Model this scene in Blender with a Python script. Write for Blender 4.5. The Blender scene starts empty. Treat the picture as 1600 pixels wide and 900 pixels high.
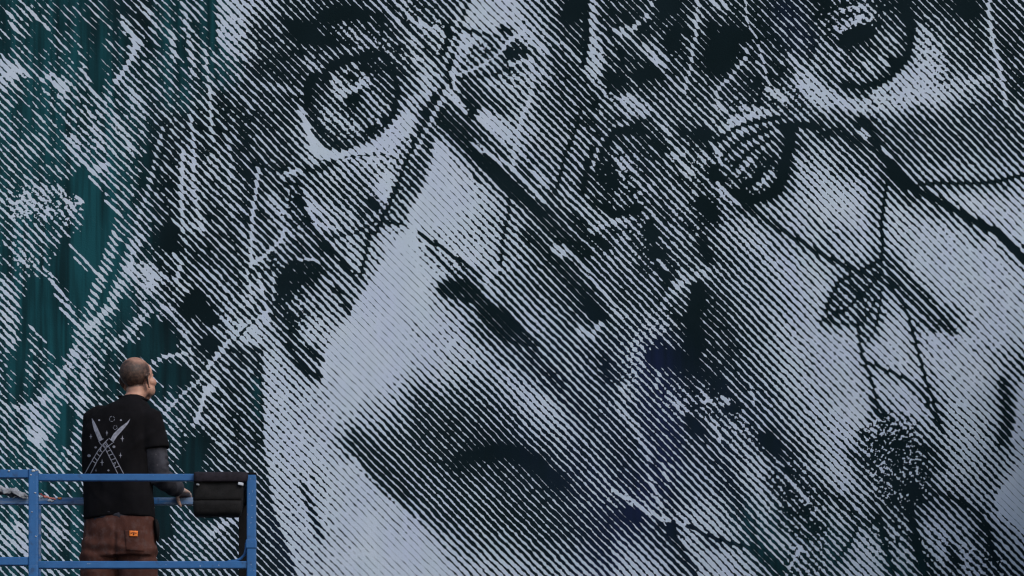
import bpy, bmesh, math, random
import numpy as np
from mathutils import Vector, Matrix, noise as mnoise
from mathutils.bvhtree import BVHTree

random.seed(7)
rng = np.random.default_rng(11)
R = math.radians
SC = bpy.context.scene
COL = SC.collection

# ---------------------------------------------------------------- camera, sky, sun, exposure
CAM_Y, CAM_Z = -26.5, 1.6            # the wall face is the plane y = 0
FPX = 6480.0                         # focal length in photo pixels (1600 wide)
HOR = 1890.0                         # row of the horizon, far below the frame
cam_d = bpy.data.cameras.new('camera')
cam = bpy.data.objects.new('camera', cam_d)
COL.objects.link(cam)
cam.location = (0, CAM_Y, CAM_Z)
cam.rotation_euler = (R(90), 0, 0)
cam_d.sensor_width = 36.0
cam_d.lens = 36.0 * FPX / 1600.0
cam_d.shift_y = (HOR - 450.0) / 1600.0
cam_d.clip_end = 500
SC.camera = cam

SUN_EL, SUN_AZ = 42.0, 135.0         # azimuth of the sun, clockwise from +y
world = bpy.data.worlds.new('World')
SC.world = world
world.use_nodes = True
wn = world.node_tree
sky = wn.nodes.new('ShaderNodeTexSky')
sky.sky_type = 'NISHITA'
sky.sun_disc = False
sky.sun_elevation = R(SUN_EL)
sky.sun_rotation = R(SUN_AZ)
sky.air_density = 1.3
sky.dust_density = 2.0
wn.links.new(sky.outputs[0], wn.nodes['Background'].inputs[0])
wn.nodes['Background'].inputs[1].default_value = 0.125
sun_d = bpy.data.lights.new('sun', 'SUN')
sun = bpy.data.objects.new('sun', sun_d)
COL.objects.link(sun)
sun_d.energy = 1.5
sun_d.angle = R(34)
sun_d.color = (1.0, 0.98, 0.95)
_el, _az = R(SUN_EL), R(SUN_AZ)
to_sun = Vector((math.sin(_az) * math.cos(_el), math.cos(_az) * math.cos(_el), math.sin(_el)))
sun.rotation_euler = (-to_sun).to_track_quat('-Z', 'Y').to_euler()
SC.render.engine = 'CYCLES'
SC.cycles.filter_width = 1.25
SC.cycles.max_bounces = 5
SC.cycles.diffuse_bounces = 3
SC.view_settings.view_transform = 'Standard'
SC.view_settings.look = 'None'
SC.view_settings.gamma = 1.0
SC.view_settings.use_curve_mapping = False
SC.view_settings.exposure = 0.25


def at(px, py, y):
    """World point that stands on the depth plane y and shows at photo pixel (px, py)."""
    s = FPX / (y - CAM_Y)
    return Vector(((px - 800.0) / s, y, CAM_Z + (HOR - py) / s))


# ---------------------------------------------------------------- helpers
def tag(o, label=None, cat=None, group=None, kind=None):
    if label: o['label'] = label
    if cat: o['category'] = cat
    if group: o['group'] = group
    if kind: o['kind'] = kind
    return o


def empty(name, loc=(0, 0, 0)):
    o = bpy.data.objects.new(name, None)
    o.empty_display_size = 0.2
    o.location = loc
    COL.objects.link(o)
    return o


def link(name, me, mat, parent=None, smooth=False):
    o = bpy.data.objects.new(name, me)
    COL.objects.link(o)
    if mat is not None:
        me.materials.clear()
        me.materials.append(mat)
    if smooth:
        me.polygons.foreach_set('use_smooth', [True] * len(me.polygons))
    if parent is not None:
        o.parent = parent
        o.matrix_parent_inverse = Matrix.Translation(-Vector(parent.location))
    return o


def bm_mesh(bm, name):
    me = bpy.data.meshes.new(name)
    bm.to_mesh(me)
    bm.free()
    return me


def add_box(bm, lo, hi, bevel=0.0):
    lo, hi = Vector(lo), Vector(hi)
    r = bmesh.ops.create_cube(bm, size=1.0)
    vs = r['verts']
    for v in vs:
        v.co = Vector([lo[i] + (v.co[i] + 0.5) * (hi[i] - lo[i]) for i in range(3)])
    if bevel > 0:
        es = list({e for v in vs for e in v.link_edges})
        bmesh.ops.bevel(bm, geom=es, offset=bevel, segments=2, affect='EDGES', profile=0.5)


def box(name, lo, hi, mat, parent=None, bevel=0.0):
    bm = bmesh.new()
    add_box(bm, lo, hi, bevel)
    return link(name, bm_mesh(bm, name), mat, parent)


def add_bar(bm, a, b, w, d, bevel=0.0, up=(0, 1, 0)):
    """Rectangular bar from a to b, w across and d along up."""
    a, b = Vector(a), Vector(b)
    t = (b - a).normalized()
    u = Vector(up)
    s = t.cross(u).normalized()
    u = s.cross(t).normalized()
    r = bmesh.ops.create_cube(bm, size=1.0)
    L = (b - a).length
    for v in r['verts']:
        v.co = (a + b) / 2 + t * (v.co.x * L) + s * (v.co.y * w) + u * (v.co.z * d)
    if bevel > 0:
        es = list({e for v in r['verts'] for e in v.link_edges})
        bmesh.ops.bevel(bm, geom=es, offset=bevel, segments=2, affect='EDGES', profile=0.5)


def bar(name, a, b, w, d, mat, parent=None, bevel=0.004, up=(0, 1, 0)):
    bm = bmesh.new()
    add_bar(bm, a, b, w, d, bevel, up)
    return link(name, bm_mesh(bm, name), mat, parent)


def add_tube(bm, pts, rad, seg=12, cap=True):
    """Tube along pts; rad is a number, or one (rx, ry) or number for each point."""
    pts = [Vector(p) for p in pts]
    n = len(pts)
    rings = []
    ref = None
    for i, p in enumerate(pts):
        t = (pts[min(i + 1, n - 1)] - pts[max(i - 1, 0)]).normalized()
        if ref is None:
            ref = Vector((1, 0, 0)) if abs(t.x) < 0.8 else Vector((0, 0, 1))
        s = (ref - t * ref.dot(t)).normalized()
        ref = s
        u = t.cross(s)
        r = rad[i] if isinstance(rad, (list, tuple)) else rad
        rx, ry = r if isinstance(r, (list, tuple)) else (r, r)
        rings.append([bm.verts.new(p + s * (rx * math.cos(2 * math.pi * k / seg)) + u * (ry * math.sin(2 * math.pi * k / seg))) for k in range(seg)])
    for i in range(n - 1):
        for k in range(seg):
            bm.faces.new((rings[i][k], rings[i][(k + 1) % seg], rings[i + 1][(k + 1) % seg], rings[i + 1][k]))
    if cap:
        bm.faces.new(list(reversed(rings[0])))
        bm.faces.new(rings[-1])


def tube(name, pts, rad, mat, parent=None, seg=12):
    bm = bmesh.new()
    add_tube(bm, pts, rad, seg)
    bmesh.ops.recalc_face_normals(bm, faces=bm.faces)
    return link(name, bm_mesh(bm, name), mat, parent, smooth=True)


# ---------------------------------------------------------------- materials
def srgb(r, g, b):
    f = lambda c: (c / 255 / 12.92) if c / 255 <= 0.04045 else ((c / 255 + 0.055) / 1.055) ** 2.4
    return (f(r), f(g), f(b), 1.0)


class NT:
    """A tiny builder for node materials."""
    def __init__(self, name):
        self.m = bpy.data.materials.new(name)
        self.m.use_nodes = True
        self.t = self.m.node_tree
        self.b = self.t.nodes['Principled BSDF']

    def n(self, kind, **kw):
        nd = self.t.nodes.new(kind)
        for k, v in kw.items():
            setattr(nd, k, v)
        return nd

    def l(self, a, b):
        self.t.links.new(a, b)

    def val(self, x, sock):
        if hasattr(x, 'links'):
            self.l(x, sock)
        else:
            sock.default_value = x

    def math(self, op, a, b=0.0, c=None, clamp=False):
        nd = self.n('ShaderNodeMath', operation=op, use_clamp=clamp)
        self.val(a, nd.inputs[0])
        self.val(b, nd.inputs[1])
        if c is not None:
            self.val(c, nd.inputs[2])
        return nd.outputs[0]

    def mix(self, f, a, b):
        nd = self.n('ShaderNodeMix', data_type='RGBA')
        self.val(f, nd.inputs[0])
        self.val(a, nd.inputs[6])
        self.val(b, nd.inputs[7])
        return nd.outputs[2]

    def rng(self, x, a, b, c, d, smooth=False):
        nd = self.n('ShaderNodeMapRange', interpolation_type='SMOOTHSTEP' if smooth else 'LINEAR')
        self.val(x, nd.inputs[0])
        for i, v in enumerate((a, b, c, d)):
            self.val(v, nd.inputs[i + 1])
        return nd.outputs[0]

    def noise(self, vec, scale, detail=2.0, rough=0.5):
        nd = self.n('ShaderNodeTexNoise')
        self.l(vec, nd.inputs['Vector'])
        nd.inputs['Scale'].default_value = scale
        nd.inputs['Detail'].default_value = detail
        nd.inputs['Roughness'].default_value = rough
        return nd.outputs[0]

    def mapped(self, vec, scale=(1, 1, 1), loc=(0, 0, 0)):
        nd = self.n('ShaderNodeMapping')
        self.l(vec, nd.inputs[0])
        nd.inputs['Scale'].default_value = scale
        nd.inputs['Location'].default_value = loc
        return nd.outputs[0]

    def obj(self):
        return self.n('ShaderNodeTexCoord').outputs['Object']

    def attr(self, name):
        nd = self.n('ShaderNodeAttribute', attribute_name=name)
        return nd.outputs['Fac']

    def bump(self, h, strength, dist):
        nd = self.n('ShaderNodeBump')
        nd.inputs['Strength'].default_value = strength
        nd.inputs['Distance'].default_value = dist
        self.l(h, nd.inputs['Height'])
        self.l(nd.outputs[0], self.b.inputs['Normal'])

    def set(self, rough=0.6, spec=0.3, metal=0.0):
        self.b.inputs['Roughness'].default_value = rough
        self.b.inputs['Specular IOR Level'].default_value = spec
        self.b.inputs['Metallic'].default_value = metal


def plain(name, col, rough=0.6, spec=0.3, metal=0.0, var=0.25, scale=12.0, bump=0.0, bscale=200.0):
    """Base colour with uneven tone and fine relief."""
    m = NT(name)
    v = m.obj()
    n1 = m.noise(v, scale, 4.0, 0.6)
    k = m.rng(n1, 0.3, 0.7, 1.0 - var, 1.0 + var)
    mx = m.n('ShaderNodeMix', data_type='RGBA', blend_type='MULTIPLY')
    mx.inputs[0].default_value = 1.0
    mx.inputs[6].default_value = col
    m.l(k, mx.inputs[7])
    m.l(mx.outputs[2], m.b.inputs['Base Color'])
    m.set(rough, spec, metal)
    if bump:
        m.bump(m.noise(v, bscale, 3.0), bump, 0.004)
    return m.m


# ================================================================ THE MURAL
# Coverage of pale paint (0 dark .. 9 pale) read off the painting, one digit per 20 cm or so; five blocks of 16 columns for each 9 rows.
TONES = [
 ['1432222212234344 1543122224332344 3512321124423344 1421332122644324 2534232122644444 6624233123453434 7425644125544433 5433445344453343 4233435544654434'.split(),
  '2777653432223455 2786443322122245 2775343122344334 4675433121134444 3475322344322354 4364222242131333 4254233322456334 4345342314653436 5425433434424547'.split(),
  '3444788776542143 5554888876632253 5664688587542264 6664854646543264 7665756533634263 5766655456743374 5765457676543352 7876245665544344 6774423466444435'.split(),
  '2232123352222232 2241324222322322 4312223221313333 3243232311232343 2225323112443354 2313333224343366 2322344343222568 3444543434225557 6655455454535445'.split(),
  '1334221231212424 3455232244223434 5442243155433422 5422453665443423 6544442676544534 4634525786554533 4444427875666643 7644678788766443 7567777666544435'.split()],
 ['5314455645544543 5343245656544442 4554265655434354 4443336445433355 3443353654335365 4454422345433265 6666542235433356 5666652134453355 4555444114453366'.split(),
  '3332233546444436 4434444644454368 4433543574344687 6542354587678876 6543344556666665 5552445545555774 4544345465555855 3444466457664555 3445456436765556'.split(),
  '5643456766545343 5553235667555543 5685354675556542 4588534365554543 4889843433555542 3799885224555343 6899987534446544 8999887655434665 9999876564534456'.split(),
  '4345434555543463 2334542555544355 3424434454544326 4443555555533366 5334455445444377 4334445454445467 3454554453344677 3543554454466677 5554553356655676'.split(),
  '4443454344444344 4444344444444444 5543344444444444 6554434554555555 7555415566666666 8776533454444446 8887564367788777 8887577654578888 7788577777645788'.split()],
 ['3645531144541055 4543442143532353 4664122153554434 2434111333565535 5521411534575544 5411441424365433 5301154545235433 5341145651331343 4242145644410243'.split(),
  '5455436645676789 4445555455676799 4445545443676799 5545543235566999 6656542346666999 4566543666659999 5665643566669999 5678763677799999 3678864877999999'.split(),
  '7888777665444344 9678887565454444 9867887664443445 9985465655433444 9953346554443335 9965346565543234 9987653356554314 8988643456654435 8888744345555654'.split(),
  '4544454466776667 5433453355676666 6543345345567777 4544366645566777 4444664346556777 3444542334656677 5555342334566677 5456431344456778 4553331234556778'.split(),
  '6667677888885778 5777577888888856 6566447888888886 7645444788888888 8545454478888888 7464575447888888 6464568754578888 5675588565568888 8885788688788888'.split()],
 ['4144145544311144 4134156544214554 4143545423222134 4125545432223235 5245555433334454 5455515444333446 4466445444333544 5467444444333441 4345454444334441'.split(),
  '3544685457999999 4644577457999999 6445577747999998 6545377788999987 6545377888998776 5534378788887766 6535378878766655 4544378888655544 2544478888754444'.split(),
  '9988876544555444 8887776653455542 7777666765335543 5565555677534544 4444444568864345 3333344456775434 3322333345666544 3333322234455554 3332111013344444'.split(),
  '5653333333466787 5541112333456777 3544333333456777 5643344334445677 5544554554545667 5434554555445567 4543224556554566 3443344446543456 3353334455653345'.split(),
  '8887888688887776 7886688778888765 8887766868888766 7787788557888766 7888678866887756 7888657875787756 7887544665777656 7776443456787655 7765332444677667'.split()],
 ['4455554433333421 4443444433333321 3322333332222221 4444333332222331 5445534433321443 6745644433322455 7845533333323355 5544422333333455 5545554433333555'.split(),
  '3443488888983444 2333468768896344 2333458778888544 2223447768888864 4532446758899987 6642445767899998 5543344668889999 5444424678999999 4444334578899999'.split(),
  '4331122320144454 4443333333212455 5444444333322345 4444444333333444 7444444333333332 9755554444333332 9976555554444433 9987666665555544 9998777776666665'.split(),
  '3344455545675356 3233455535675544 5333355643576544 3565456663566444 1134667764465444 4343467776456544 6554476456546665 6766457877644555 7777547787753455'.split(),
  '7864553446776668 6875443436666579 4676543335566689 6566443445465689 5665455466653689 5655555576663568 5557646367665466 5467757547675456 5577745535466455'.split()],
]
# Hand-painted shapes over that: (kind, value, width, feather, points). L lifts to the value, D darkens to it, S sets it; a P before it means a filled outline.
SHAPES = [
 # --- stems, seed heads and gaps at the far left
 ('L', .80, 9, 5, [(192,32),(205,55)]), ('L', .95, 7, 2, [(205,52),(213,66),(210,85),(200,102),(190,118),(182,127)]), ('L', .9, 14, 4, [(214,62),(217,68)]),
 ('L', .95, 17, 4, [(92,130),(100,138)]), ('L', .9, 8, 3, [(66,126),(82,119)]), ('L', .8, 5, 2, [(92,152),(106,154)]),
 ('L', .9, 20, 6, [(4,100),(20,118)]), ('L', .9, 10, 4, [(26,104),(42,116)]), ('L', .85, 8, 4, [(45,14),(62,34),(75,44)]), ('L', .85, 7, 4, [(15,22),(26,48)]),
 ('D', .02, 10, 4, [(155,58),(155,140)]), ('D', .10, 7, 3, [(278,8),(281,60),(283,142)]), ('D', .03, 16, 7, [(62,42),(64,74)]),
 ('L', .68, 9, 4, [(288,8),(292,40),(298,75),(302,120)]), ('L', .68, 9, 5, [(128,108),(148,148),(165,176)]), ('L', .65, 13, 6, [(192,128),(210,150),(222,172)]),
 ('L', .72, 9, 4, [(268,50),(274,90)]), ('L', .75, 10, 5, [(222,12),(250,42)]),
 ('L', .52, 22, 10, [(42,298),(84,300),(108,314),(118,330)]), ('L', .40, 50, 14, [(18,316),(60,322),(92,340)]), ('L', .6, 5, 3, [(30,306),(50,296),(70,300),(92,298),(112,314)]), ('L', .95, 3, 1.5, [(118,321),(103,352)]),
 ('L', .75, 6, 3, [(124,311),(132,324)]), ('L', .9, 9, 4, [(112,232),(131,257),(150,272)]), ('L', .95, 12, 3, [(154,264),(163,260)]), ('L', .85, 9, 4, [(114,215),(122,228)]),
 ('PD', .04, 0, 5, [(122,258),(132,258),(150,286),(178,330),(180,376),(150,420),(128,376),(133,310),(104,300)]), ('L', .55, 4, 2, [(140,277),(168,308)]), ('L', .7, 5, 2, [(166,316),(190,336)]),
 ('L', .9, 6, 2.5, [(298,182),(302,210),(304,244),(302,290),(309,328),(318,362)]), ('L', .95, 6.5, 2.5, [(287,238),(284,282),(285,330),(287,362)]),
 ('D', .08, 14, 7, [(240,225),(226,262),(224,290)]), ('L', .75, 9, 4, [(180,186),(200,222),(212,240)]), ('L', .72, 8, 4, [(146,200),(160,228)]),
 ('PD', .03, 0, 4, [(98,372),(112,372),(160,366),(164,392),(150,432),(134,480),(121,486),(104,446),(84,420)]), ('L', .62, 4, 2, [(110,384),(126,400),(150,428),(164,444)]), ('L', .6, 4, 2, [(118,404),(136,424)]),
 ('PD', .02, 0, 4, [(46,436),(72,438),(94,470),(108,508),(118,540),(100,560),(60,540),(52,500),(36,480),(44,450)]), ('L', .62, 5, 2, [(75,440),(95,458)]), ('L', .6, 4, 2, [(84,462),(106,482)]), ('L', .65, 6, 2, [(96,483),(118,506)]), ('L', .6, 5, 2, [(34,498),(70,536)]),
 ('L', .7, 4, 2, [(60,412),(78,430),(94,452),(106,472),(116,492)]),
 ('L', .58, 15, 6, [(184,362),(172,400),(155,448),(142,486)]), ('L', .70, 16, 6, [(218,370),(203,410),(190,446),(174,474),(150,505),(128,520)]), ('L', .95, 8, 3, [(173,484),(150,503),(138,516)]),
 ('D', .05, 9, 4, [(198,372),(182,416),(167,458),(152,486)]), ('D', .05, 20, 8, [(196,478),(186,520)]), ('L', .62, 15, 5, [(232,484),(205,520),(186,540)]),
 ('L', .80, 34, 10, [(222,428),(240,440)]), ('L', .9, 6, 2, [(270,398),(284,414),(276,440),(290,456),(300,458)]), ('L', .88, 8, 3, [(255,478),(272,494)]), ('L', .8, 5, 2, [(275,500),(290,520),(298,536)]),
 ('D', .01, 28, 6, [(262,370),(266,382)]), ('D', .01, 32, 8, [(306,470),(300,482)]), ('D', .01, 34, 8, [(252,522),(240,535)]),
 ('L', .6, 26, 8, [(10,446),(18,500),(16,536)]), ('D', .03, 12, 4, [(46,470),(38,540),(30,610)]),
 ('L', .74, 12, 5, [(122,540),(104,580),(84,612),(55,638),(16,640)]), ('L', .72, 15, 6, [(131,556),(138,590),(132,624),(126,650)]), ('L', .86, 22, 8, [(52,650),(62,690)]), ('L', .8, 9, 4, [(80,612),(106,618)]),
 ('D', .02, 20, 6, [(104,640),(100,690)]), ('L', .95, 3.5, 1.2, [(316,592),(300,606),(285,618),(258,648)]), ('L', .95, 6, 2, [(319,624),(310,652),(303,668)]),
 ('L', .9, 6, 2, [(240,568),(260,558),(284,555),(300,553)]), ('L', .8, 5, 2, [(297,545),(301,566),(300,604)]), ('D', .0, 36, 7, [(262,584),(284,588)]), ('D', .0, 24, 8, [(206,548),(240,546)]), ('D', .01, 34, 8, [(306,702),(300,725)]),
 ('L', .8, 5, 3, [(262,650),(276,672)]), ('D', .02, 26, 8, [(252,770),(258,830)]), ('D', .02, 30, 8, [(302,770),(330,800)]), ('L', .75, 9, 4, [(330,838),(350,818),(372,812)]), ('D', .05, 2.5, 1, [(290,872),(318,860),(345,838),(360,828)]),
 ('L', .8, 14, 6, [(30,820),(44,868)]), ('L', .75, 12, 5, [(84,828),(98,838)]),
 # --- left eye, brow and the stems beside it
 ('PL', .76, 0, 3, [(341,0),(338,60),(352,82),(372,84),(386,60),(384,20),(372,0)]), ('D', .06, 14, 4, [(330,4),(331,62)]),
 ('L', .9, 5, 2, [(321,78),(325,120),(330,160),(331,200),(334,222)]), ('D', .0, 17, 5, [(506,28),(524,22),(550,20),(570,25)]), ('D', .0, 30, 7, [(466,48),(480,52)]), ('D', .0, 10, 4, [(498,62),(520,66)]),
 ('D', .0, 13, 4, [(482,138),(488,124),(502,112),(528,101),(556,95),(574,93)]), ('D', .0, 12, 5, [(480,150),(482,165)]),
 ('L', .78, 15, 4, [(524,128),(532,146)]), ('L', .80, 11, 4, [(536,150),(556,140),(573,128)]), ('L', .48, 12, 4, [(530,116),(556,104)]), ('L', .5, 8, 3, [(556,120),(570,118)]), ('D', .03, 15, 5, [(548,158),(572,149)]), ('D', .05, 7, 3, [(546,122),(552,124)]),
 ('L', .45, 16, 7, [(534,46),(560,58),(584,66),(606,84)]), ('L', .42, 9, 4, [(484,112),(502,94),(530,82),(566,78)]), ('L', .52, 18, 8, [(576,150),(596,172)]), ('L', .55, 16, 7, [(512,176),(536,192),(560,204)]), ('L', .5, 12, 6, [(574,184),(592,192)]), ('D', .10, 12, 5, [(484,160),(492,192),(514,222),(548,236),(580,228)]), ('D', .06, 10, 4, [(596,212),(614,184),(622,150),(616,110),(592,84)]), ('D', .1, 10, 4, [(570,212),(584,204)]),
 ('L', .95, 8, 3, [(470,172),(477,190)]), ('S', .97, 11, 3, [(478,192),(484,212),(492,228)]), ('S', .96, 15, 3, [(490,229),(505,241),(528,246),(556,241)]), ('S', .89, 18, 4, [(556,240),(580,233),(603,220),(628,200)]), ('L', .92, 30, 6, [(612,216),(638,190)]),
 ('D', .08, 1.8, .8, [(496,251),(520,255),(545,246),(572,244),(604,243),(622,251)]), ('D', .1, 1.6, .8, [(540,256),(556,246),(572,252)]), ('D', .1, 1.6, .8, [(484,264),(505,260),(520,253)]), ('D', .12, 10, 4, [(466,262),(492,268),(520,258)]),
 ('L', .97, 6, 2, [(404,265),(401,300),(396,330),(394,362),(393,400),(393,412)]), ('PL', .76, 0, 4, [(468,290),(490,310),(520,345),(536,362),(492,362),(476,328)]), ('D', .1, 9, 4, [(465,285),(470,310),(478,340),(498,372),(512,394)]), ('D', .25, 22, 8, [(446,284),(452,310),(464,348)]), ('L', .8, 9, 4, [(444,272),(470,268)]),
 ('L', .9, 22, 6, [(604,280),(596,306)]), ('D', .06, 18, 5, [(582,316),(586,322)]), ('L', .72, 16, 7, [(424,310),(444,340)]), ('D', .12, 14, 6, [(366,230),(378,262)]), ('D', .12, 12, 6, [(430,262),(446,262)]),
 ('L', .6, 10, 4, [(636,0),(640,30)]), ('L', .8, 9, 4, [(618,14),(626,28)]), ('L', .55, 12, 6, [(480,96),(500,110)]), ('L', .5, 10, 5, [(395,130),(420,136),(470,145)]),
 # --- leaf, stems and brow between the eyes
 ('PL', .84, 0, 3, [(738,0),(806,0),(822,40),(772,54),(746,48),(722,42)]), ('PL', .85, 0, 2.5, [(721,46),(740,54),(748,60),(735,80),(716,104),(706,104)]), ('D', .22, 10, 4, [(730,0),(717,44),(704,100)]), ('L', .72, 8, 4, [(722,8),(714,40),(700,90)]),
 ('D', .10, 6, 2, [(724,47),(744,52),(776,60),(790,66)]), ('PS', .46, 0, 3, [(716,114),(736,76),(764,60),(800,50),(816,60),(824,84),(800,98),(778,106),(752,114)]), ('PD', .14, 0, 2, [(788,80),(804,68),(826,80),(822,92),(800,96),(786,90)]), ('L', 1.0, 3, 1, [(714,118),(745,108),(770,93),(790,76)]), ('L', .9, 6, 2, [(786,76),(800,62),(812,56)]),
 ('L', .9, 6, 2, [(798,102),(818,96),(832,98)]), ('D', .1, 4, 2, [(716,124),(748,121),(775,118),(790,110)]), ('PD', .24, 0, 6, [(718,128),(738,128),(764,150),(800,180),(735,180)]), ('L', .9, 7, 2.5, [(830,92),(833,130),(828,160),(818,180),(811,210),(804,240),(800,268)]), ('L', .82, 14, 5, [(808,46),(852,80)]), ('D', .08, 12, 4, [(786,46),(796,50)]),
 ('L', .75, 5, 2.5, [(850,55),(882,72),(905,97),(928,124),(962,160)]), ('PL', .8, 0, 2, [(922,0),(929,0),(935,24),(930,56),(946,92),(936,122),(916,108),(919,60),(922,30)]), ('D', .02, 8, 3, [(915,0),(917,60),(913,100)]), ('D', .02, 28, 8, [(900,8),(890,26)]), ('D', .03, 22, 6, [(728,166),(740,180)]), ('D', .03, 20, 8, [(952,120),(966,132)]),
 ('L', .85, 7, 3, [(640,30),(672,44),(690,52)]), ('L', .85, 10, 5, [(664,110),(670,150),(690,172)]), ('D', .06, 10, 4, [(682,150),(664,178)]), ('D', .12, 10, 4, [(700,46),(704,60),(690,90)]), ('L', .9, 8, 3, [(710,100),(706,118),(712,140)]), ('L', .9, 7, 3, [(700,145),(730,176)]),
 ('D', .05, 26, 7, [(650,200),(662,222),(655,250),(640,290)]) if False else ('D', .32, 20, 6, [(664,190),(672,214),(658,250),(646,290)]),
 ('PS', .93, 0, 2.5, [(679,219),(690,222),(704,240),(692,290),(668,330),(648,372),(640,366),(638,338),(656,304),(673,268)]),
 ('D', .10, 26, 7, [(692,180),(722,216),(752,246)]), ('D', .05, 18, 4, [(744,236),(772,266),(812,304),(848,336)]), ('D', .12, 24, 6, [(840,330),(872,364),(912,398)]), ('L', .85, 7, 3, [(742,226),(760,240),(800,262),(830,296),(850,316)]), ('L', .8, 10, 4, [(836,270),(852,290)]),
 ('D', .04, 5, 2, [(906,180),(896,216),(884,240),(874,284),(866,304)]), ('D', .10, 5, 2, [(790,295),(797,310),(795,336),(788,362),(784,392),(781,430)]), ('D', .15, 7, 2, [(742,280),(748,286)]), ('D', .12, 26, 10, [(944,244),(950,300)]), ('L', .92, 26, 8, [(758,184),(790,210)]), ('D', .1, 14, 5, [(896,340),(920,366),(945,388)]),
 # --- seed heads in the middle
 ('L', .85, 6, 2, [(1022,2),(1018,9)]), ('L', .85, 8, 2, [(1012,24),(1010,30)]), ('L', .8, 8, 3, [(998,38),(990,46)]), ('L', .8, 7, 3, [(974,46),(992,44)]), ('L', .95, 6, 2, [(960,48),(970,52),(985,60)]), ('L', .8, 3, 1.5, [(985,60),(1010,86),(1040,118),(1070,146)]), ('L', 1.0, 6, 2, [(1006,72),(1030,98),(1040,106)]), ('L', .7, 7, 3, [(1016,70),(1044,94)]),
 ('L', .85, 6, 2.5, [(1088,2),(1092,12)]), ('L', .88, 6, 2, [(1090,18),(1089,32),(1087,62)]), ('L', .8, 5, 2, [(1082,72),(1082,88),(1080,108),(1073,124),(1071,145)]), ('L', .85, 3, 1.2, [(1165,0),(1168,36),(1180,57),(1188,72)]), ('L', .8, 3.5, 1.5, [(1186,70),(1192,94),(1196,114),(1206,150)]),
 ('L', .82, 5, 2, [(1168,76),(1166,92),(1155,104),(1140,124),(1126,136),(1118,148),(1126,170)]), ('L', .9, 7, 3, [(1110,0),(1122,13)]), ('L', .9, 6, 3, [(1128,0),(1136,14)]), ('D', .02, 46, 12, [(1124,78),(1124,98)]), ('D', .02, 18, 5, [(998,118),(1026,116)]), ('D', .02, 18, 6, [(1056,50),(1048,60)]), ('D', .03, 20, 6, [(1140,52),(1166,56)]), ('D', .02, 26, 8, [(1038,4),(1050,12)]),
 ('L', .85, 14, 6, [(974,158),(1000,178)]), ('L', .85, 12, 5, [(985,152),(1010,174)]), ('L', .8, 24, 9, [(1254,126),(1284,156)]), ('L', .7, 14, 6, [(1238,92),(1262,120),(1290,150)]), ('L', .75, 12, 5, [(1200,142),(1228,158)]), ('L', .8, 8, 3, [(1160,170),(1215,178)]), ('L', .85, 8, 3, [(1120,166),(1134,174)]),
 ('L', 1.0, 8, 3, [(1110,226),(1128,246)]), ('L', .85, 7, 3, [(1055,248),(1080,272)]), ('L', .9, 14, 4, [(1148,188),(1162,202)]), ('D', .03, 26, 8, [(1096,322),(1112,330)]), ('D', .03, 20, 6, [(1094,208),(1106,214)]), ('D', .08, 12, 5, [(1240,205),(1230,230),(1222,290),(1210,305)]), ('D', .06, 12, 5, [(1000,196),(1010,210)]), ('L', .85, 8, 3, [(1038,200),(1044,210)]), ('L', .8, 10, 3, [(1060,234),(1068,240)]), ('L', .8, 9, 3, [(1040,240),(1062,246)]), ('D', .08, 22, 8, [(990,272),(1000,300)]), ('D', .05, 16, 6, [(1118,270),(1124,284)]), ('D', .1, 10, 4, [(1110,232),(1060,200)]), ('L', .8, 10, 4, [(1120,288),(1150,316)]), ('D', .10, 8, 3, [(1120,278),(1160,316),(1206,352),(1240,372),(1282,398)]),
 ('D', .02, 12, 4, [(1222,200),(1250,196),(1280,202)]), ('L', .66, 8, 4, [(1108,422),(1090,430),(1072,440),(1052,456)]), ('L', .7, 9, 4, [(1050,456),(1042,466)]), ('L', .5, 12, 6, [(1034,484),(1012,506),(996,530),(990,548)]), ('L', .52, 13, 7, [(990,548),(1000,570),(978,600),(972,612)]), ('L', .7, 9, 4, [(962,488),(976,496)]), ('L', .7, 10, 4, [(1020,512),(1036,516)]),
 ('PD', .16, 0, 8, [(1094,440),(1106,448),(1140,500),(1156,550),(1130,580),(1076,552),(1078,490)]), ('D', .02, 22, 6, [(1092,452),(1080,500),(1088,548)]), ('D', .04, 18, 7, [(1020,394),(1030,402)]), ('D', .06, 18, 7, [(1096,380),(1108,406)]), ('D', .06, 16, 6, [(1044,444),(1036,430)]), ('L', .8, 6, 3, [(1030,408),(1042,424)]),
 ('D', .01, 26, 8, [(1024,560),(1060,560),(1084,572)]), ('L', .66, 7, 3, [(1044,614),(1058,628),(1066,644),(1074,648)]), ('L', .46, 26, 9, [(1104,624),(1150,660),(1168,690)]), ('L', .52, 16, 6, [(1150,655),(1162,676)]), ('D', .03, 20, 7, [(1080,662),(1096,676)]), ('D', .03, 24, 8, [(1194,686),(1212,700)]), ('L', .85, 3.5, 1.5, [(1173,606),(1179,624),(1177,636),(1182,644)]), ('L', .9, 6, 3, [(1118,668),(1126,686)]), ('L', .7, 7, 3, [(962,632),(990,664),(1012,706),(1014,720)]), ('L', .6, 10, 5, [(972,612),(988,624)]), ('L', .8, 5, 2.5, [(1030,586),(1026,606)]), ('L', .7, 9, 4, [(1130,625),(1146,632)]), ('D', .05, 14, 6, [(1100,586),(1130,600)]), ('D', .05, 14, 6, [(1136,640),(1150,636)]),
 # --- crossing stems
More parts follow.
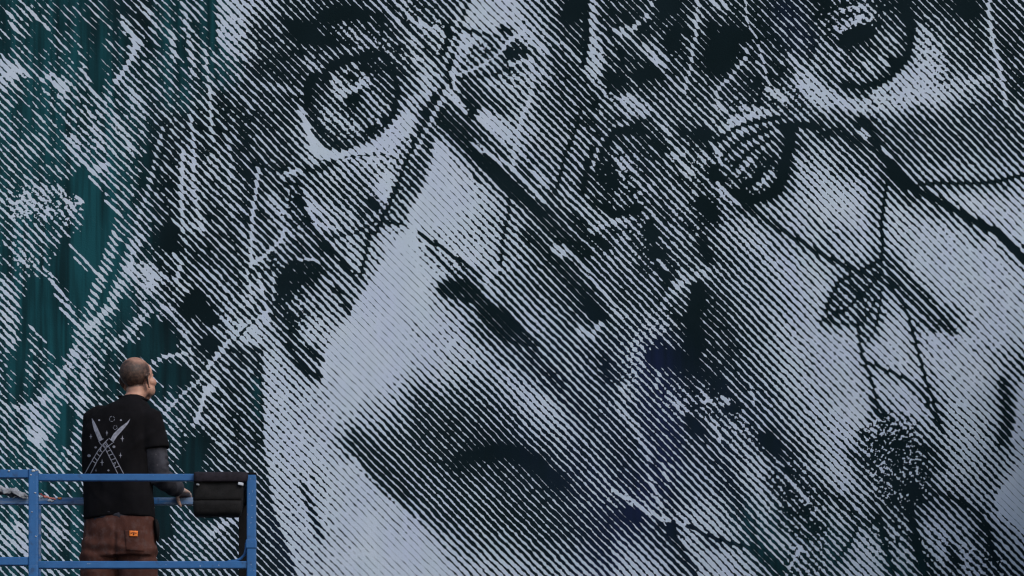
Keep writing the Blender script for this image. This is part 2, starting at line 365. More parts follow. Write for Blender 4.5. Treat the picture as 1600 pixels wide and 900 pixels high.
 ('L', .6, 5, 2.5, [(184,126),(162,174),(147,212)]), ('D', .10, 6, 2.5, [(706,98),(688,148),(664,192),(641,240),(622,290),(600,342),(586,368)]), ('L', .8, 4, 2, [(714,104),(694,152),(672,196),(650,240)]), ('L', .72, 5, 2.5, [(598,8),(626,40),(656,76),(700,136)]), ('D', .1, 5, 2, [(606,4),(636,38),(668,78),(706,132)]), ('L', .6, 5, 2.5, [(256,196),(246,236),(232,300),(214,350)]), ('D', .06, 6, 2.5, [(264,200),(252,250),(238,310)]), ('L', .62, 5, 2.5, [(352,200),(362,250),(358,300),(366,352)]), ('L', .55, 5, 2.5, [(20,700),(60,640),(96,588),(126,540)]), ('L', .6, 4, 2, [(440,276),(452,300),(446,340),(430,378)]), ('D', .1, 4, 1.5, [(630,352),(590,346),(556,366),(520,372)]),
 # --- two striped pods between the eyes
 ('D', .05, 13, 5, [(912,300),(918,262),(934,230),(956,208),(992,206)]), ('L', .62, 6, 3, [(926,262),(938,222),(960,197),(986,193)]), ('L', .55, 18, 8, [(962,240),(985,262),(996,288)]), ('D', .06, 14, 6, [(930,318),(962,336),(1000,330)]), ('L', .66, 10, 5, [(924,362),(950,348),(984,346)]), ('L', .6, 9, 4, [(996,306),(1022,288),(1036,282)]), ('D', .06, 16, 6, [(1020,220),(1036,238)]), ('L', .5, 9, 4, [(1020,330),(1044,360)]), ('D', .05, 16, 6, [(1014,350),(1020,376)]),
 ('L', .80, 11, 4, [(1128,204),(1150,190),(1180,181),(1200,181)]), ('L', .6, 6, 3, [(1122,232),(1150,212),(1184,198),(1214,192)]), ('L', .55, 6, 3, [(1136,256),(1166,228),(1196,212),(1218,208)]), ('L', .55, 7, 3, [(1150,276),(1176,248),(1204,226)]), ('L', .66, 9, 4, [(1176,296),(1196,284),(1206,272)]), ('D', .04, 6, 3, [(1118,222),(1150,202),(1190,189),(1218,186)]), ('D', .04, 6, 3, [(1130,246),(1160,220),(1200,204)]), ('D', .04, 6, 3, [(1144,268),(1172,238),(1206,217)]), ('D', .03, 16, 5, [(1236,200),(1232,236),(1222,280),(1204,306),(1176,314),(1150,302)]), ('D', .04, 10, 4, [(1190,268),(1180,282),(1164,290)]),
 # --- right eye
 ('L', .72, 11, 4, [(1306,46),(1318,50),(1330,36),(1346,30)]), ('L', .66, 8, 3, [(1314,18),(1334,14),(1350,12),(1364,20),(1358,32)]), ('D', .0, 24, 6, [(1322,64),(1350,52)]), ('D', .03, 14, 5, [(1412,10),(1424,46),(1422,80),(1410,100)]), ('D', .02, 22, 5, [(1396,98),(1404,112)]), ('D', .05, 12, 5, [(1392,122),(1372,132),(1344,136),(1318,134)]), ('L', .85, 8, 3, [(1376,92),(1386,102)]), ('L', .8, 8, 3, [(1352,100),(1362,112)]),
 ('PL', .64, 0, 5, [(1432,34),(1450,44),(1466,72),(1474,100),(1478,120),(1460,128),(1438,108),(1426,88),(1432,60)]), ('L', .8, 11, 4, [(1282,140),(1304,156),(1336,160)]), ('L', .76, 14, 5, [(1370,148),(1398,132),(1420,110)]), ('L', .74, 14, 5, [(1400,134),(1440,144),(1470,140)]), ('L', .66, 12, 4, [(1350,164),(1410,158),(1460,144),(1500,130),(1545,122)]), ('L', .5, 12, 5, [(1282,84),(1306,94),(1330,114)]), ('L', .55, 9, 4, [(1326,112),(1346,128)]), ('L', .45, 10, 5, [(1374,56),(1400,84)]), ('L', .85, 8, 3, [(1300,160),(1350,178)]),
 ('L', .88, 6, 2.5, [(1545,0),(1547,40),(1553,70),(1560,100),(1567,130),(1572,166)]), ('D', .02, 26, 9, [(1506,14),(1520,20)]), ('L', .6, 8, 4, [(1386,58),(1398,66)]), ('D', .08, 14, 5, [(1284,212),(1304,206),(1322,214),(1342,226)]),
 ('D', .05, 18, 5, [(1346,190),(1368,222),(1384,244)]), ('D', .02, 17, 3, [(1390,254),(1400,272),(1416,290)]), ('D', .04, 11, 2.5, [(1414,288),(1440,302),(1480,322),(1514,342),(1546,358)]), ('D', .0, 9, 2, [(1544,356),(1562,366),(1580,384),(1602,412)]), ('D', .03, 6, 1.5, [(1436,290),(1470,287),(1500,288),(1535,287),(1565,283),(1588,277),(1602,273)]), ('D', .03, 5.5, 1.5, [(1386,284),(1383,305),(1380,330),(1377,355),(1380,385),(1378,402),(1376,414)]), ('L', .85, 7, 3, [(1346,206),(1356,216)]), ('L', .85, 6, 3, [(1378,234),(1392,248)]),
 # --- leaves on the right cheek
 ('D', .06, 6, 2, [(1278,394),(1300,407),(1320,416),(1346,427),(1370,436)]), ('PD', .50, 0, 2, [(1366,412),(1340,426),(1312,440),(1299,464),(1290,484),(1284,502),(1312,506),(1344,510),(1362,482),(1380,446)]), ('D', .08, 7, 3, [(1312,440),(1300,462),(1292,486)]), ('D', .08, 5, 2, [(1284,502),(1318,486),(1350,460),(1376,430)]), ('D', .06, 5, 2, [(1368,412),(1340,426),(1314,440)]), ('D', .08, 4, 2, [(1284,502),(1314,507),(1344,509),(1362,484),(1378,450)]), ('D', .2, 5, 2.5, [(1322,446),(1346,462)]), ('D', .2, 5, 2.5, [(1336,438),(1358,454)]), ('D', .2, 5, 2.5, [(1310,460),(1328,480)]),
 ('PS', .20, 0, 2, [(1380,394),(1398,410),(1428,442),(1456,470),(1480,500),(1497,526),(1466,512),(1434,484),(1406,452),(1386,428)]), ('D', .06, 4, 1.5, [(1388,440),(1412,476),(1440,502),(1464,520)]), ('L', .85, 3, 1.2, [(1396,424),(1430,460),(1466,498)]), ('D', .03, 3, 1.2, [(1377,456),(1375,485),(1366,520),(1354,536)]), ('D', .03, 5, 2, [(1340,498),(1344,536),(1348,560)]), ('D', .05, 4.5, 1.5, [(1404,462),(1418,490),(1426,518),(1432,540),(1440,570),(1448,600),(1458,626),(1464,650),(1473,678)]), ('D', .05, 4.5, 1.5, [(1348,558),(1360,588),(1367,616),(1374,650)]), ('D', .06, 4.5, 1.5, [(1358,568),(1378,577),(1400,585),(1424,598),(1440,614),(1456,642),(1468,670)]),
 ('PD', .50, 0, 8, [(1366,622),(1390,642),(1420,648),(1450,668),(1478,696),(1476,740),(1466,780),(1440,792),(1400,786),(1366,764),(1344,742),(1324,712),(1346,682)]), ('D', .18, 24, 12, [(1400,700),(1404,730),(1412,770)]), ('D', .24, 12, 5, [(1364,624),(1374,646),(1392,660)]), ('D', .24, 12, 5, [(1346,676),(1368,700)]), ('D', .24, 14, 5, [(1330,712),(1360,720),(1390,750)]), ('D', .24, 16, 6, [(1424,700),(1456,710),(1470,730)]),
 ('D', .08, 7, 3, [(1374,800),(1380,840),(1396,896)]), ('D', .08, 12, 4, [(1420,790),(1432,846),(1446,898)]), ('D', .06, 5, 1.5, [(1342,820),(1328,850),(1304,880)]), ('D', .08, 7, 2.5, [(1464,772),(1500,784),(1530,804),(1545,834),(1551,866),(1560,890)]), ('D', .15, 8, 3, [(1280,768),(1318,786),(1348,814),(1378,822)]), ('D', .12, 12, 5, [(1484,858),(1496,880)]), ('PS', .94, 0, 2, [(1602,716),(1584,740),(1571,754),(1560,768),(1553,786),(1564,804),(1582,820),(1602,836)]), ('PS', .86, 0, 2, [(1602,590),(1591,606),(1587,640),(1581,684),(1590,714),(1602,718)]), ('D', .15, 18, 6, [(1568,600),(1576,660),(1566,690)]), ('D', .12, 20, 8, [(1420,764),(1440,780)]),
 # --- dark shapes at the lower middle
 ('L', .9, 6, 2, [(958,768),(985,782),(1010,800),(1046,816)]), ('L', .85, 6, 2.5, [(1058,818),(1080,824)]), ('D', .03, 5.5, 1.5, [(1076,822),(1106,838),(1146,851),(1186,859)]), ('D', .03, 15, 5, [(1050,824),(1052,838)]), ('D', .03, 15, 5, [(984,800),(996,808)]), ('D', .12, 9, 4, [(1046,834),(1066,862),(1086,896)]), ('L', .92, 3.5, 1.2, [(1278,788),(1262,830),(1250,860),(1234,888)]), ('D', .30, 40, 16, [(1216,752),(1252,800),(1262,826)]), ('D', .15, 10, 4, [(1134,728),(1150,780),(1176,838),(1204,884)]), ('L', .8, 7, 3, [(1016,748),(1024,772),(1032,790)]), ('L', .8, 6, 2, [(1036,724),(1044,752)]), ('D', .1, 14, 6, [(1232,738),(1246,760)]), ('L', .7, 8, 4, [(1230,745),(1262,784)]), ('D', .08, 12, 5, [(1180,860),(1220,890)]),
 # --- nose, cheek and lips
 ('PS', .93, 0, 1.6, [(642,356),(620,372),(606,398),(585,432),(560,470),(540,500),(520,532),(511,546),(503,562),(501,588),(510,602),(545,545),(602,462),(652,382)]),
 ('L', .97, 5, 2, [(446,360),(440,376),(420,395),(398,413)]), ('PD', .10, 0, 4, [(438,428),(458,404),(490,404),(508,416),(490,440),(458,456),(446,480),(432,470)]), ('PD', .22, 0, 5, [(452,372),(468,376),(504,402),(466,402)]), ('L', .9, 4, 1.5, [(466,407),(484,406),(500,411)]), ('D', .16, 18, 7, [(434,440),(446,490),(462,528)]), ('L', .85, 5, 2, [(386,424),(392,456),(396,478)]), ('L', .85, 5, 2, [(406,430),(412,464),(420,488)]), ('L', .8, 4, 2, [(428,430),(427,470)]), ('L', 1.0, 4, 1.5, [(368,522),(394,506),(422,486)]), ('D', .04, 3, 1.2, [(368,536),(384,514),(398,503)]), ('PL', .84, 0, 3, [(376,536),(398,506),(420,490),(424,510),(410,540)]),
 ('D', .05, 7, 3, [(506,384),(530,402),(560,442)]), ('D', .1, 8, 3, [(526,450),(540,476),(546,490)]), ('D', .08, 6, 2, [(576,372),(572,400),(565,430)]), ('D', .06, 10, 3, [(546,392),(540,420)]) if False else ('D', .1, 9, 3, [(578,366),(574,384)]), ('D', .02, 22, 8, [(322,486),(332,500)]), ('D', .02, 22, 8, [(330,536),(338,548)]),
 ('D', .10, 6, 2, [(655,366),(690,388),(720,409),(751,434)]), ('D', .22, 5, 2, [(672,390),(694,414),(714,434)]), ('PD', .10, 0, 3, [(683,447),(696,438),(728,438),(750,460),(772,476),(792,490),(820,520),(846,548),(800,540),(762,512),(740,478),(706,466),(690,464)]), ('D', .05, 12, 4, [(770,482),(790,496),(810,516)]), ('L', .8, 7, 3, [(756,436),(770,460)]), ('L', .78, 9, 4, [(758,436),(782,420)]), ('D', .12, 22, 7, [(824,366),(862,402),(908,456),(942,500)]), ('D', .02, 18, 6, [(918,474),(936,494)]), ('L', .85, 4, 1.5, [(880,384),(906,412),(934,446),(962,480)]), ('L', .8, 14, 5, [(868,390),(880,396)]), ('L', .9, 8, 3, [(906,514),(928,528)]), ('L', .9, 9, 3, [(932,514),(940,508)]), ('D', .1, 7, 3, [(826,546),(856,580),(880,606)]), ('D', .08, 10, 5, [(944,560),(950,594)]),
 ('L', .9, 9, 4, [(352,540),(336,564),(320,588)]), ('L', .95, 12, 3, [(336,600),(322,616)]), ('D', .05, 2, .8, [(372,540),(340,564),(318,592)]), ('D', .08, 9, 3, [(452,540),(468,570),(486,584),(500,590)]), ('D', .08, 8, 3, [(470,540),(490,554),(504,563)]), ('D', .18, 14, 6, [(404,548),(402,600),(404,700)]), ('D', .22, 22, 8, [(412,740),(424,800),(446,862),(462,900)]), ('PL', .80, 0, 3, [(413,548),(412,640),(414,700),(420,742),(428,796),(442,834),(458,880),(464,902),(560,902),(520,820),(480,740),(455,640),(440,560)]), ('D', .34, 12, 5, [(474,760),(488,800),(500,840)]),
 ('PD', .03, 0, 9, [(722,714),(746,702),(772,698),(800,697),(824,703),(846,716),(872,740),(890,762),(872,764),(848,748),(824,728),(790,716),(752,716)]), ('D', .24, 26, 12, [(556,690),(590,724),(640,770)]), ('PL', .87, 0, 3, [(556,712),(572,742),(600,772),(636,800),(654,818),(672,846),(700,880),(690,902),(560,902),(524,820),(520,760)]),
]
# Rough, broken paint: (strength, width, points)
ROUGH = [(.75, 60, [(40,320),(100,320)]), (.45, 40, [(20,395),(70,410)]), (.4, 40, [(220,420),(250,440)]), (.6, 34, [(535,130),(570,125)]), (.5, 40, [(540,50),(620,90)]), (.45, 60, [(520,190),(600,200)]),
 (.5, 30, [(450,275),(470,350)]), (.45, 40, [(590,250),(640,230),(600,350)]), (.5, 40, [(650,20),(700,60)]), (.5, 34, [(740,85),(810,70),(800,120)]), (.6, 60, [(1310,30),(1360,20)]), (.5, 44, [(1440,60),(1470,130),(1360,165)]), (.45, 60, [(1160,170),(1270,150)]),
 (.5, 60, [(960,260),(1000,350),(1020,400)]), (.45, 60, [(1100,270),(1200,280),(1080,340)]), (.55, 40, [(980,600),(1000,540),(1030,500)]), (.55, 50, [(1050,620),(1110,630),(1170,690)]), (.4, 20, [(785,420),(800,430)]), (1.1, 90, [(1390,690),(1410,750)]), (.38, 50, [(1320,470),(1350,470)]), (.55, 70, [(1230,750),(1270,840),(1250,890)]), (.35, 50, [(970,780),(1060,820)]),
 (.45, 50, [(450,430),(470,500),(430,400)]), (.45, 30, [(350,500),(380,520)]), (.35, 40, [(1440,520),(1500,520)]), (.4, 40, [(880,390),(960,370)]), (.45, 60, [(1380,850),(1540,880)]), (.4, 40, [(640,380),(720,420)])]
# Loose, uneven drawing (stems, hair, leaves) as against the smooth faces: (strength, width, points)
WILD = [(1, 300, [(120,0),(150,450),(120,900)]), (1, 130, [(330,60),(370,300),(380,480),(330,700)]), (.8, 90, [(450,60),(500,100),(600,60),(690,60),(640,200)]), (.7, 80, [(440,330),(560,340),(470,480)]), (.6, 60, [(760,80),(840,120)]), (.8, 110, [(960,60),(1180,80),(1300,60)]),
        (.9, 150, [(960,220),(1060,300),(1190,240)]), (.8, 110, [(1000,370),(1060,480),(1090,600),(1140,680)]), (.5, 70, [(1440,60),(1580,120)]), (.8, 90, [(1400,700),(1400,800),(1250,800)]), (.6, 60, [(1340,480),(1380,420)]), (.5, 80, [(1420,860),(1540,860)]), (.5, 50, [(1020,740),(1030,700)])]
PITCH, SLOPE, PHASE = 12.44, 1.0105, 84.8      # rule of the painted lines


def seg_dist(X, Y, pts):
    d = np.full(X.shape, 1e9, np.float32)
    if len(pts) == 1:
        pts = pts * 2
    for (x0, y0), (x1, y1) in zip(pts[:-1], pts[1:]):
        dx, dy = x1 - x0, y1 - y0
        L = dx * dx + dy * dy + 1e-9
        t = np.clip(((X - x0) * dx + (Y - y0) * dy) / L, 0, 1)
        d = np.minimum(d, np.hypot(X - (x0 + t * dx), Y - (y0 + t * dy)))
    return d


def inside(X, Y, pts):
    c = np.zeros(X.shape, bool)
    n = len(pts)
    for i in range(n):
        x0, y0 = pts[i]
        x1, y1 = pts[(i + 1) % n]
        if y0 == y1:
            continue
        m = ((y0 > Y) != (y1 > Y)) & (X < (x1 - x0) * (Y - y0) / (y1 - y0) + x0)
        c ^= m
    return c


def sstep(x):
    x = np.clip(x, 0, 1)
    return x * x * (3 - 2 * x)


def paint_shape(T, kind, val, wid, fea, pts):
    H, W = T.shape
    pad = wid / 2 + fea + 3
    xs, ys = [p[0] for p in pts], [p[1] for p in pts]
    x0, x1 = int(max(0, min(xs) - pad)), int(min(W, max(xs) + pad + 1))
    y0, y1 = int(max(0, min(ys) - pad)), int(min(H, max(ys) + pad + 1))
    if x1 <= x0 or y1 <= y0:
        return
    Y, X = np.mgrid[y0:y1, x0:x1].astype(np.float32) + 0.5
    if kind[0] == 'P':
        d = seg_dist(X, Y, pts + pts[:1])
        d = np.where(inside(X, Y, pts), -d, d)
        k = kind[1]
    else:
        d = seg_dist(X, Y, pts) - wid / 2
        k = kind
    w = sstep(0.5 - d / (2 * fea))
    S = T[y0:y1, x0:x1]
    if k == 'L':
        S[:] = np.where(S < val, S + (val - S) * w, S)
    elif k == 'D':
        S[:] = np.where(S > val, S + (val - S) * w, S)
    else:
        S[:] = S + (val - S) * w


def blur(A, r, n=2):
    for _ in range(n):
        for ax in (0, 1):
            P = np.pad(A, [(r + 1, r) if i == ax else (0, 0) for i in range(2)], mode='edge')
            C = np.cumsum(P, axis=ax, dtype=np.float64)
            if ax == 0:
                A = (C[2 * r + 1:] - C[:-2 * r - 1]) / (2 * r + 1)
            else:
                A = (C[:, 2 * r + 1:] - C[:, :-2 * r - 1]) / (2 * r + 1)
    return A.astype(np.float32)


def tone_map():
    rows = []
    for blk in TONES:
        for r in range(9):
            line = ''.join(blk[c][r] for c in range(5))
            assert len(line) == 80, (line, r)
            rows.append([int(ch) for ch in line])
    G = np.array(rows, np.float32)
    G = np.interp(G, range(10), [.0, .065, .145, .225, .31, .42, .555, .71, .845, .932]).astype(np.float32)
    xi = (np.arange(1600) + 0.5) / 20 - 0.5
    yi = (np.arange(900) + 0.5) / 20 - 0.5
    a = np.stack([np.interp(xi, np.arange(80), row) for row in G])
    T = np.stack([np.interp(yi, np.arange(45), a[:, j]) for j in range(1600)], axis=1).astype(np.float32)
    T = blur(T, 4, 2)
    for s in SHAPES:
        paint_shape(T, *s)
    Rg = np.zeros((900, 1600), np.float32)
    for st, wid, pts in ROUGH:
        paint_shape(Rg, 'L', st * .68, wid, 16, pts)
    Wd = np.zeros((900, 1600), np.float32)
    for st, wid, pts in WILD:
        paint_shape(Wd, 'L', st, wid, 30, pts)
    return T, Rg, Wd


def colour_maps():
    """Where the dark ground is teal and where it is navy."""
    te = np.zeros((900, 1600), np.float32)
    na = np.zeros((900, 1600), np.float32)
    for v, w, f, p in [(.95, 190, 80, [(60,0),(60,250),(70,420),(60,640),(60,900)]), (.9, 130, 50, [(150,120),(150,420),(120,560)]), (.85, 60, 25, [(275,0),(280,140)]), (.8, 50, 20, [(338,0),(345,110)]), (.4, 60, 40, [(250,560),(290,760),(300,880)]),
                       (.45, 60, 40, [(1180,820),(1230,900)]), (.35, 80, 50, [(1290,860),(1400,900)]), (.5, 14, 10, [(400,600),(402,650)]), (.5, 60, 30, [(225,500),(190,600)])]:
        paint_shape(te, 'L', v, w, f, p)
    for v, w, f, p in [(.95, 70, 45, [(1015,560),(1030,640),(1040,730),(990,800)]), (.7, 90, 60, [(940,760),(960,840),(940,900)]), (.35, 200, 120, [(900,640),(1100,700),(1000,880)]), (.4, 40, 25, [(1230,20),(1250,60)]), (.45, 60, 40, [(450,820),(480,880)])]:
        paint_shape(na, 'L', v, w, f, p)
    return te, na


WPX = FPX / (0 - CAM_Y)        # photo pixels for each metre of wall
X0W, Z0W = -800.0 / WPX, CAM_Z + HOR / WPX   # wall point at pixel (0, 0)


def mural_material():
    m = NT('mural_paint')
    ob = m.obj()
    sep = m.n('ShaderNodeSeparateXYZ')
    m.l(ob, sep.inputs[0])
    px = m.math('MULTIPLY', m.math('SUBTRACT', sep.outputs[0], X0W), WPX)
    py = m.math('MULTIPLY', m.math('SUBTRACT', Z0W, sep.outputs[2]), WPX)
    comb = m.n('ShaderNodeCombineXYZ')
    m.l(px, comb.inputs[0])
    m.l(py, comb.inputs[1])
    P = comb.outputs[0]
    # the ruled lines wander a little, as drawn by hand
    wob = m.noise(P, 1 / 90, 1.0)
    wob2 = m.noise(P, 1 / 16, 1.0)
    q = m.math('SUBTRACT', px, m.math('DIVIDE', py, SLOPE))
    q = m.math('ADD', q, m.math('MULTIPLY', m.math('SUBTRACT', wob, 0.5), 6.0))
    q = m.math('ADD', q, m.math('MULTIPLY', m.math('SUBTRACT', wob2, 0.5), 4.0))
    fr = m.math('FRACT', m.math('DIVIDE', m.math('SUBTRACT', q, PHASE + PITCH / 2), PITCH))
    d = m.math('MULTIPLY', m.math('MINIMUM', fr, m.math('SUBTRACT', 1.0, fr)), 2.0)    # 0 on a pale line, 1 between lines
    tone, rough = m.attr('tone'), m.attr('rough')
    n1 = m.noise(P, 1 / 6.0, 1.0, 0.6)
    n2 = m.noise(P, 1 / 5.0, 1.0, 0.6)
    along = m.n('ShaderNodeCombineXYZ')           # dashes are long along a line and differ from line to line
    m.l(m.math('DIVIDE', q, 9.0), along.inputs[0])
    m.l(m.math('DIVIDE', m.math('ADD', px, py), 38.0), along.inputs[1])
    n3 = m.noise(along.outputs[0], 1.0, 1.0, 0.5)
    f = m.math('ADD', tone, m.math('MULTIPLY', m.math('SUBTRACT', n1, 0.5), m.math('MULTIPLY', m.math('ADD', m.math('MULTIPLY', tone, 0.70), 0.75), m.rng(tone, 0.84, 0.94, 1.0, 0.30))))
    wild = m.attr('wild')
    f = m.math('ADD', f, m.math('MULTIPLY', m.math('SUBTRACT', n3, 0.5), m.math('ADD', m.math('MULTIPLY', wild, 1.2), 0.16)))
    f = m.math('ADD', f, m.math('MULTIPLY', m.math('MULTIPLY', m.math('SUBTRACT', n2, 0.5), rough), 3.2))
    d = m.math('ADD', d, m.math('MULTIPLY', m.math('SUBTRACT', 0.42, d), m.math('MULTIPLY', rough, 0.85, clamp=True)))     # broken paint forgets the ruling
    f = m.math('SUBTRACT', f, m.math('MULTIPLY', wild, 0.045))
    # bare ground stays bare, solid pale stays solid
    lo = m.rng(tone, 0.03, 0.15, 0.0, 1.0)
    f = m.math('MULTIPLY', f, lo)
    f = m.math('ADD', f, m.rng(tone, 0.80, 0.96, 0.0, 0.05))
    f = m.math('ADD', f, m.rng(tone, 0.95, 1.0, 0.0, 0.4))
    cover = m.rng(m.math('SUBTRACT', f, d), 0.0, 0.08, 0.0, 1.0, True)
    # pigments
    st = m.mapped(P, (1 / 14, 1 / 260, 1))
    streak = m.noise(st, 1.0, 2.0, 0.6)
    blot = m.noise(P, 1 / 120, 2.0, 0.55)
    grain = m.noise(P, 1 / 2.2, 1.0)
    dark = m.mix(m.rng(blot, 0.35, 0.65, 0, 1), (0.0030, 0.0090, 0.0115, 1), (0.0050, 0.0125, 0.0170, 1))
    teal = m.mix(m.rng(streak, 0.38, 0.62, 0, 1), (0.0050, 0.032, 0.040, 1), (0.009, 0.066, 0.082, 1))
    tmask = m.math('MULTIPLY', m.attr('teal'), m.rng(m.math('ADD', m.math('MULTIPLY', streak, 0.5), m.math('MULTIPLY', blot, 0.7)), 0.45, 0.68, 0.45, 1.0), clamp=True)
    dark = m.mix(tmask, dark, teal)
    navy = m.mix(m.rng(streak, 0.35, 0.65, 0, 1), (0.006, 0.011, 0.030, 1), (0.009, 0.015, 0.050, 1))
    dark = m.mix(m.attr('navy'), dark, navy)
    pv = m.noise(m.mapped(P, (1 / 70, 1 / 150, 1)), 1.0, 2.0, 0.6)
    pv2 = m.noise(m.mapped(P, (1 / 60, 1 / 60, 1), (9, 3, 0)), 1.0, 1.0, 0.5)
    pale = m.mix(m.rng(pv, 0.35, 0.65, 0, 1), (0.485, 0.565, 0.665, 1), (0.475, 0.535, 0.68, 1))
    pale = m.mix(m.rng(pv2, 0.45, 0.75, 0, 0.55), pale, (0.55, 0.61, 0.69, 1))
    pale = m.mix(m.rng(grain, 0.3, 0.7, 0.0, 0.30), pale, (0.37, 0.41, 0.48, 1))
    pale = m.mix(m.rng(streak, 0.40, 0.66, 0.0, 0.35), pale, (0.43, 0.50, 0.58, 1))      # roller and drip bands
    col = m.mix(cover, dark, pale)
    m.l(col, m.b.inputs['Base Color'])
    m.set(0.9, 0.06)
    m.bump(grain, 0.4, 0.004)
    return m.m


def build_wall():
    T, Rg, Wd = tone_map()
    te, na = colour_maps()
    PAD = 420
    yy, xx = np.mgrid[-PAD:900 + PAD, -PAD:1600 + PAD]
    out = np.maximum(np.maximum(-xx, xx - 1599), np.maximum(-yy, yy - 899))
    wgt = sstep(out / 90.0).astype(np.float32)

    def padr(A):
        # the painting goes on past the photograph with other stems and folds of the same kind
        B = np.roll(A, (430, 660), axis=(0, 1))
        return np.pad(A, PAD, mode='reflect') * (1 - wgt) + np.pad(B, PAD, mode='wrap') * wgt
    T, Rg, Wd, te, na = map(padr, (T, Rg, Wd, te, na))
    fine = 2.0
    gx = np.concatenate([np.arange(-400, 0, 5.0), np.arange(0, 1600, fine), np.arange(1600, 2001, 5.0)])
    gy = np.concatenate([np.arange(-400, 0, 5.0), np.arange(0, 900, fine), np.arange(900, 1301, 5.0)])
    nx, ny = len(gx), len(gy)
    ix = np.clip((gx + PAD).astype(int), 0, T.shape[1] - 1)
    iy = np.clip((gy + PAD).astype(int), 0, T.shape[0] - 1)
    YY, XX = np.meshgrid(gy, gx, indexing='ij')
    co = np.zeros((nx * ny, 3), np.float32)
    co[:, 0] = (X0W + XX / WPX).ravel()
    co[:, 2] = (Z0W - YY / WPX).ravel()
    # hand-trowelled render is never dead flat
    co[:, 1] = (0.004 * np.sin(co[:, 0] * 2.1 + 0.6) * np.sin(co[:, 2] * 1.7) - 0.012)
    idx = np.arange(nx * ny).reshape(ny, nx)
    quads = np.stack([idx[:-1, :-1], idx[1:, :-1], idx[1:, 1:], idx[:-1, 1:]], axis=-1).reshape(-1, 4)
    me = bpy.data.meshes.new('mural')
    me.vertices.add(len(co))
    me.vertices.foreach_set('co', co.ravel())
    me.loops.add(quads.size)
    me.loops.foreach_set('vertex_index', quads.ravel().astype(np.int32))
    me.polygons.add(len(quads))
    me.polygons.foreach_set('loop_start', np.arange(0, quads.size, 4, dtype=np.int32))
    me.polygons.foreach_set('loop_total', np.full(len(quads), 4, dtype=np.int32))
    me.update(calc_edges=True)
    for name, A in (('tone', T), ('rough', Rg), ('wild', Wd), ('teal', te), ('navy', na)):
        a = me.attributes.new(name, 'FLOAT', 'POINT')
        a.data.foreach_set('value', A[np.ix_(iy, ix)].ravel().astype(np.float32))
    root = empty('painted_wall', (0, 0.2, 0))
    tag(root, 'tall wall covered by a giant mural of two faces behind stems in ruled pale lines', 'wall')
    link('mural', me, mural_material(), root, smooth=True)
    render_m = plain('dark_render', (0.012, 0.03, 0.034, 1), 0.9, 0.15, var=0.4, scale=1.5, bump=0.4, bscale=30)
    box('wall_slab', (-12, 0.004, 0), (12, 0.45, 13.2), render_m, root)
    conc = plain('coping_concrete', (0.30, 0.30, 0.29, 1), 0.9, 0.2, var=0.2, scale=5, bump=0.4, bscale=40)
    for i in range(12):
        box('coping_stone', (-12 + 2 * i + 0.006, -0.06, 13.204), (-12 + 2 * (i + 1) - 0.006, 0.5, 13.32), conc, root, bevel=0.01)
    return root


asphalt = plain('asphalt', (0.05, 0.05, 0.052, 1), 0.95, 0.2, var=0.35, scale=3.0, bump=0.6, bscale=90)
_bm = bmesh.new()
bmesh.ops.create_grid(_bm, x_segments=24, y_segments=24, size=200)
tag(link('ground', bm_mesh(_bm, 'ground'), asphalt), kind='structure')
build_wall()


def build_shade_block():
    """Lower block joined to the wall just right of the frame; it keeps the low light off the mural's right side."""
    root = empty('added_shade_block', (6.9, -3.0, 0))
    tag(root, 'unseen low dark building joined to the right end of the mural wall', 'shade_block')
    rend = plain('shade_block_render', (0.10, 0.105, 0.11, 1), 0.95, 0.15, var=0.3, scale=1.2, bump=0.5, bscale=30)
    cop = plain('shade_block_coping', (0.28, 0.28, 0.27, 1), 0.9, 0.2, var=0.2, scale=5, bump=0.3, bscale=40)
    box('wall', (4.35, -6.5, 0), (11.9, -0.03, 7.8), rend, root)  # body of the added block, out of view, there only to block light
    for i in range(6):
        box('coping_stone', (4.28, -6.57 + i * 1.09 + 0.004, 7.804), (4.70, -6.57 + (i + 1) * 1.09 - 0.004, 7.90), cop, root, bevel=0.01)
    return root


build_shade_block()


# ================================================================ THE LIFT
def blue_paint(name, worn):
    m = NT(name)
    v = m.obj()
    n1 = m.noise(v, 9.0, 4.0, 0.65)
    n2 = m.noise(m.mapped(v, (3, 30, 30)), 1.0, 3.0, 0.6)
    sp = m.noise(v, 60.0, 2.0, 0.6)
    c = m.mix(m.rng(n1, 0.3, 0.7, 0, 1), (0.018, 0.095, 0.265, 1), (0.025, 0.122, 0.325, 1))
    c = m.mix(m.rng(n2, 0.62 - worn * 0.30, 0.74 - worn * 0.22, 0, 0.25 + 0.6 * worn), c, (0.20, 0.24, 0.31, 1))
    c = m.mix(m.rng(sp, 0.70, 0.74, 0, 0.8), c, (0.45, 0.47, 0.52, 1))
    c = m.mix(m.rng(m.noise(v, 25.0, 3.0), 0.60, 0.72, 0, 0.5), c, (0.02, 0.035, 0.07, 1))
    m.l(c, m.b.inputs['Base Color'])
    m.set(0.48, 0.35)
    m.bump(sp, 0.15, 0.002)
    return m.m


BLUE, WORN = blue_paint('blue_enamel', 0.0), blue_paint('worn_blue_enamel', 0.75)
BLACK_RUBBER = plain('black_rubber', (0.005, 0.0045, 0.005, 1), 0.85, 0.15, var=0.4, scale=20, bump=0.3, bscale=120)
STEEL = plain('grey_steel', (0.22, 0.23, 0.25, 1), 0.5, 0.5, 0.6, var=0.3, scale=8)
YN, YL, YF = -3.0, -3.12, -2.15      # near rail, its sliding left part, far rail
FLOOR_Z = at(0, 746.5, YN).z - 1.10


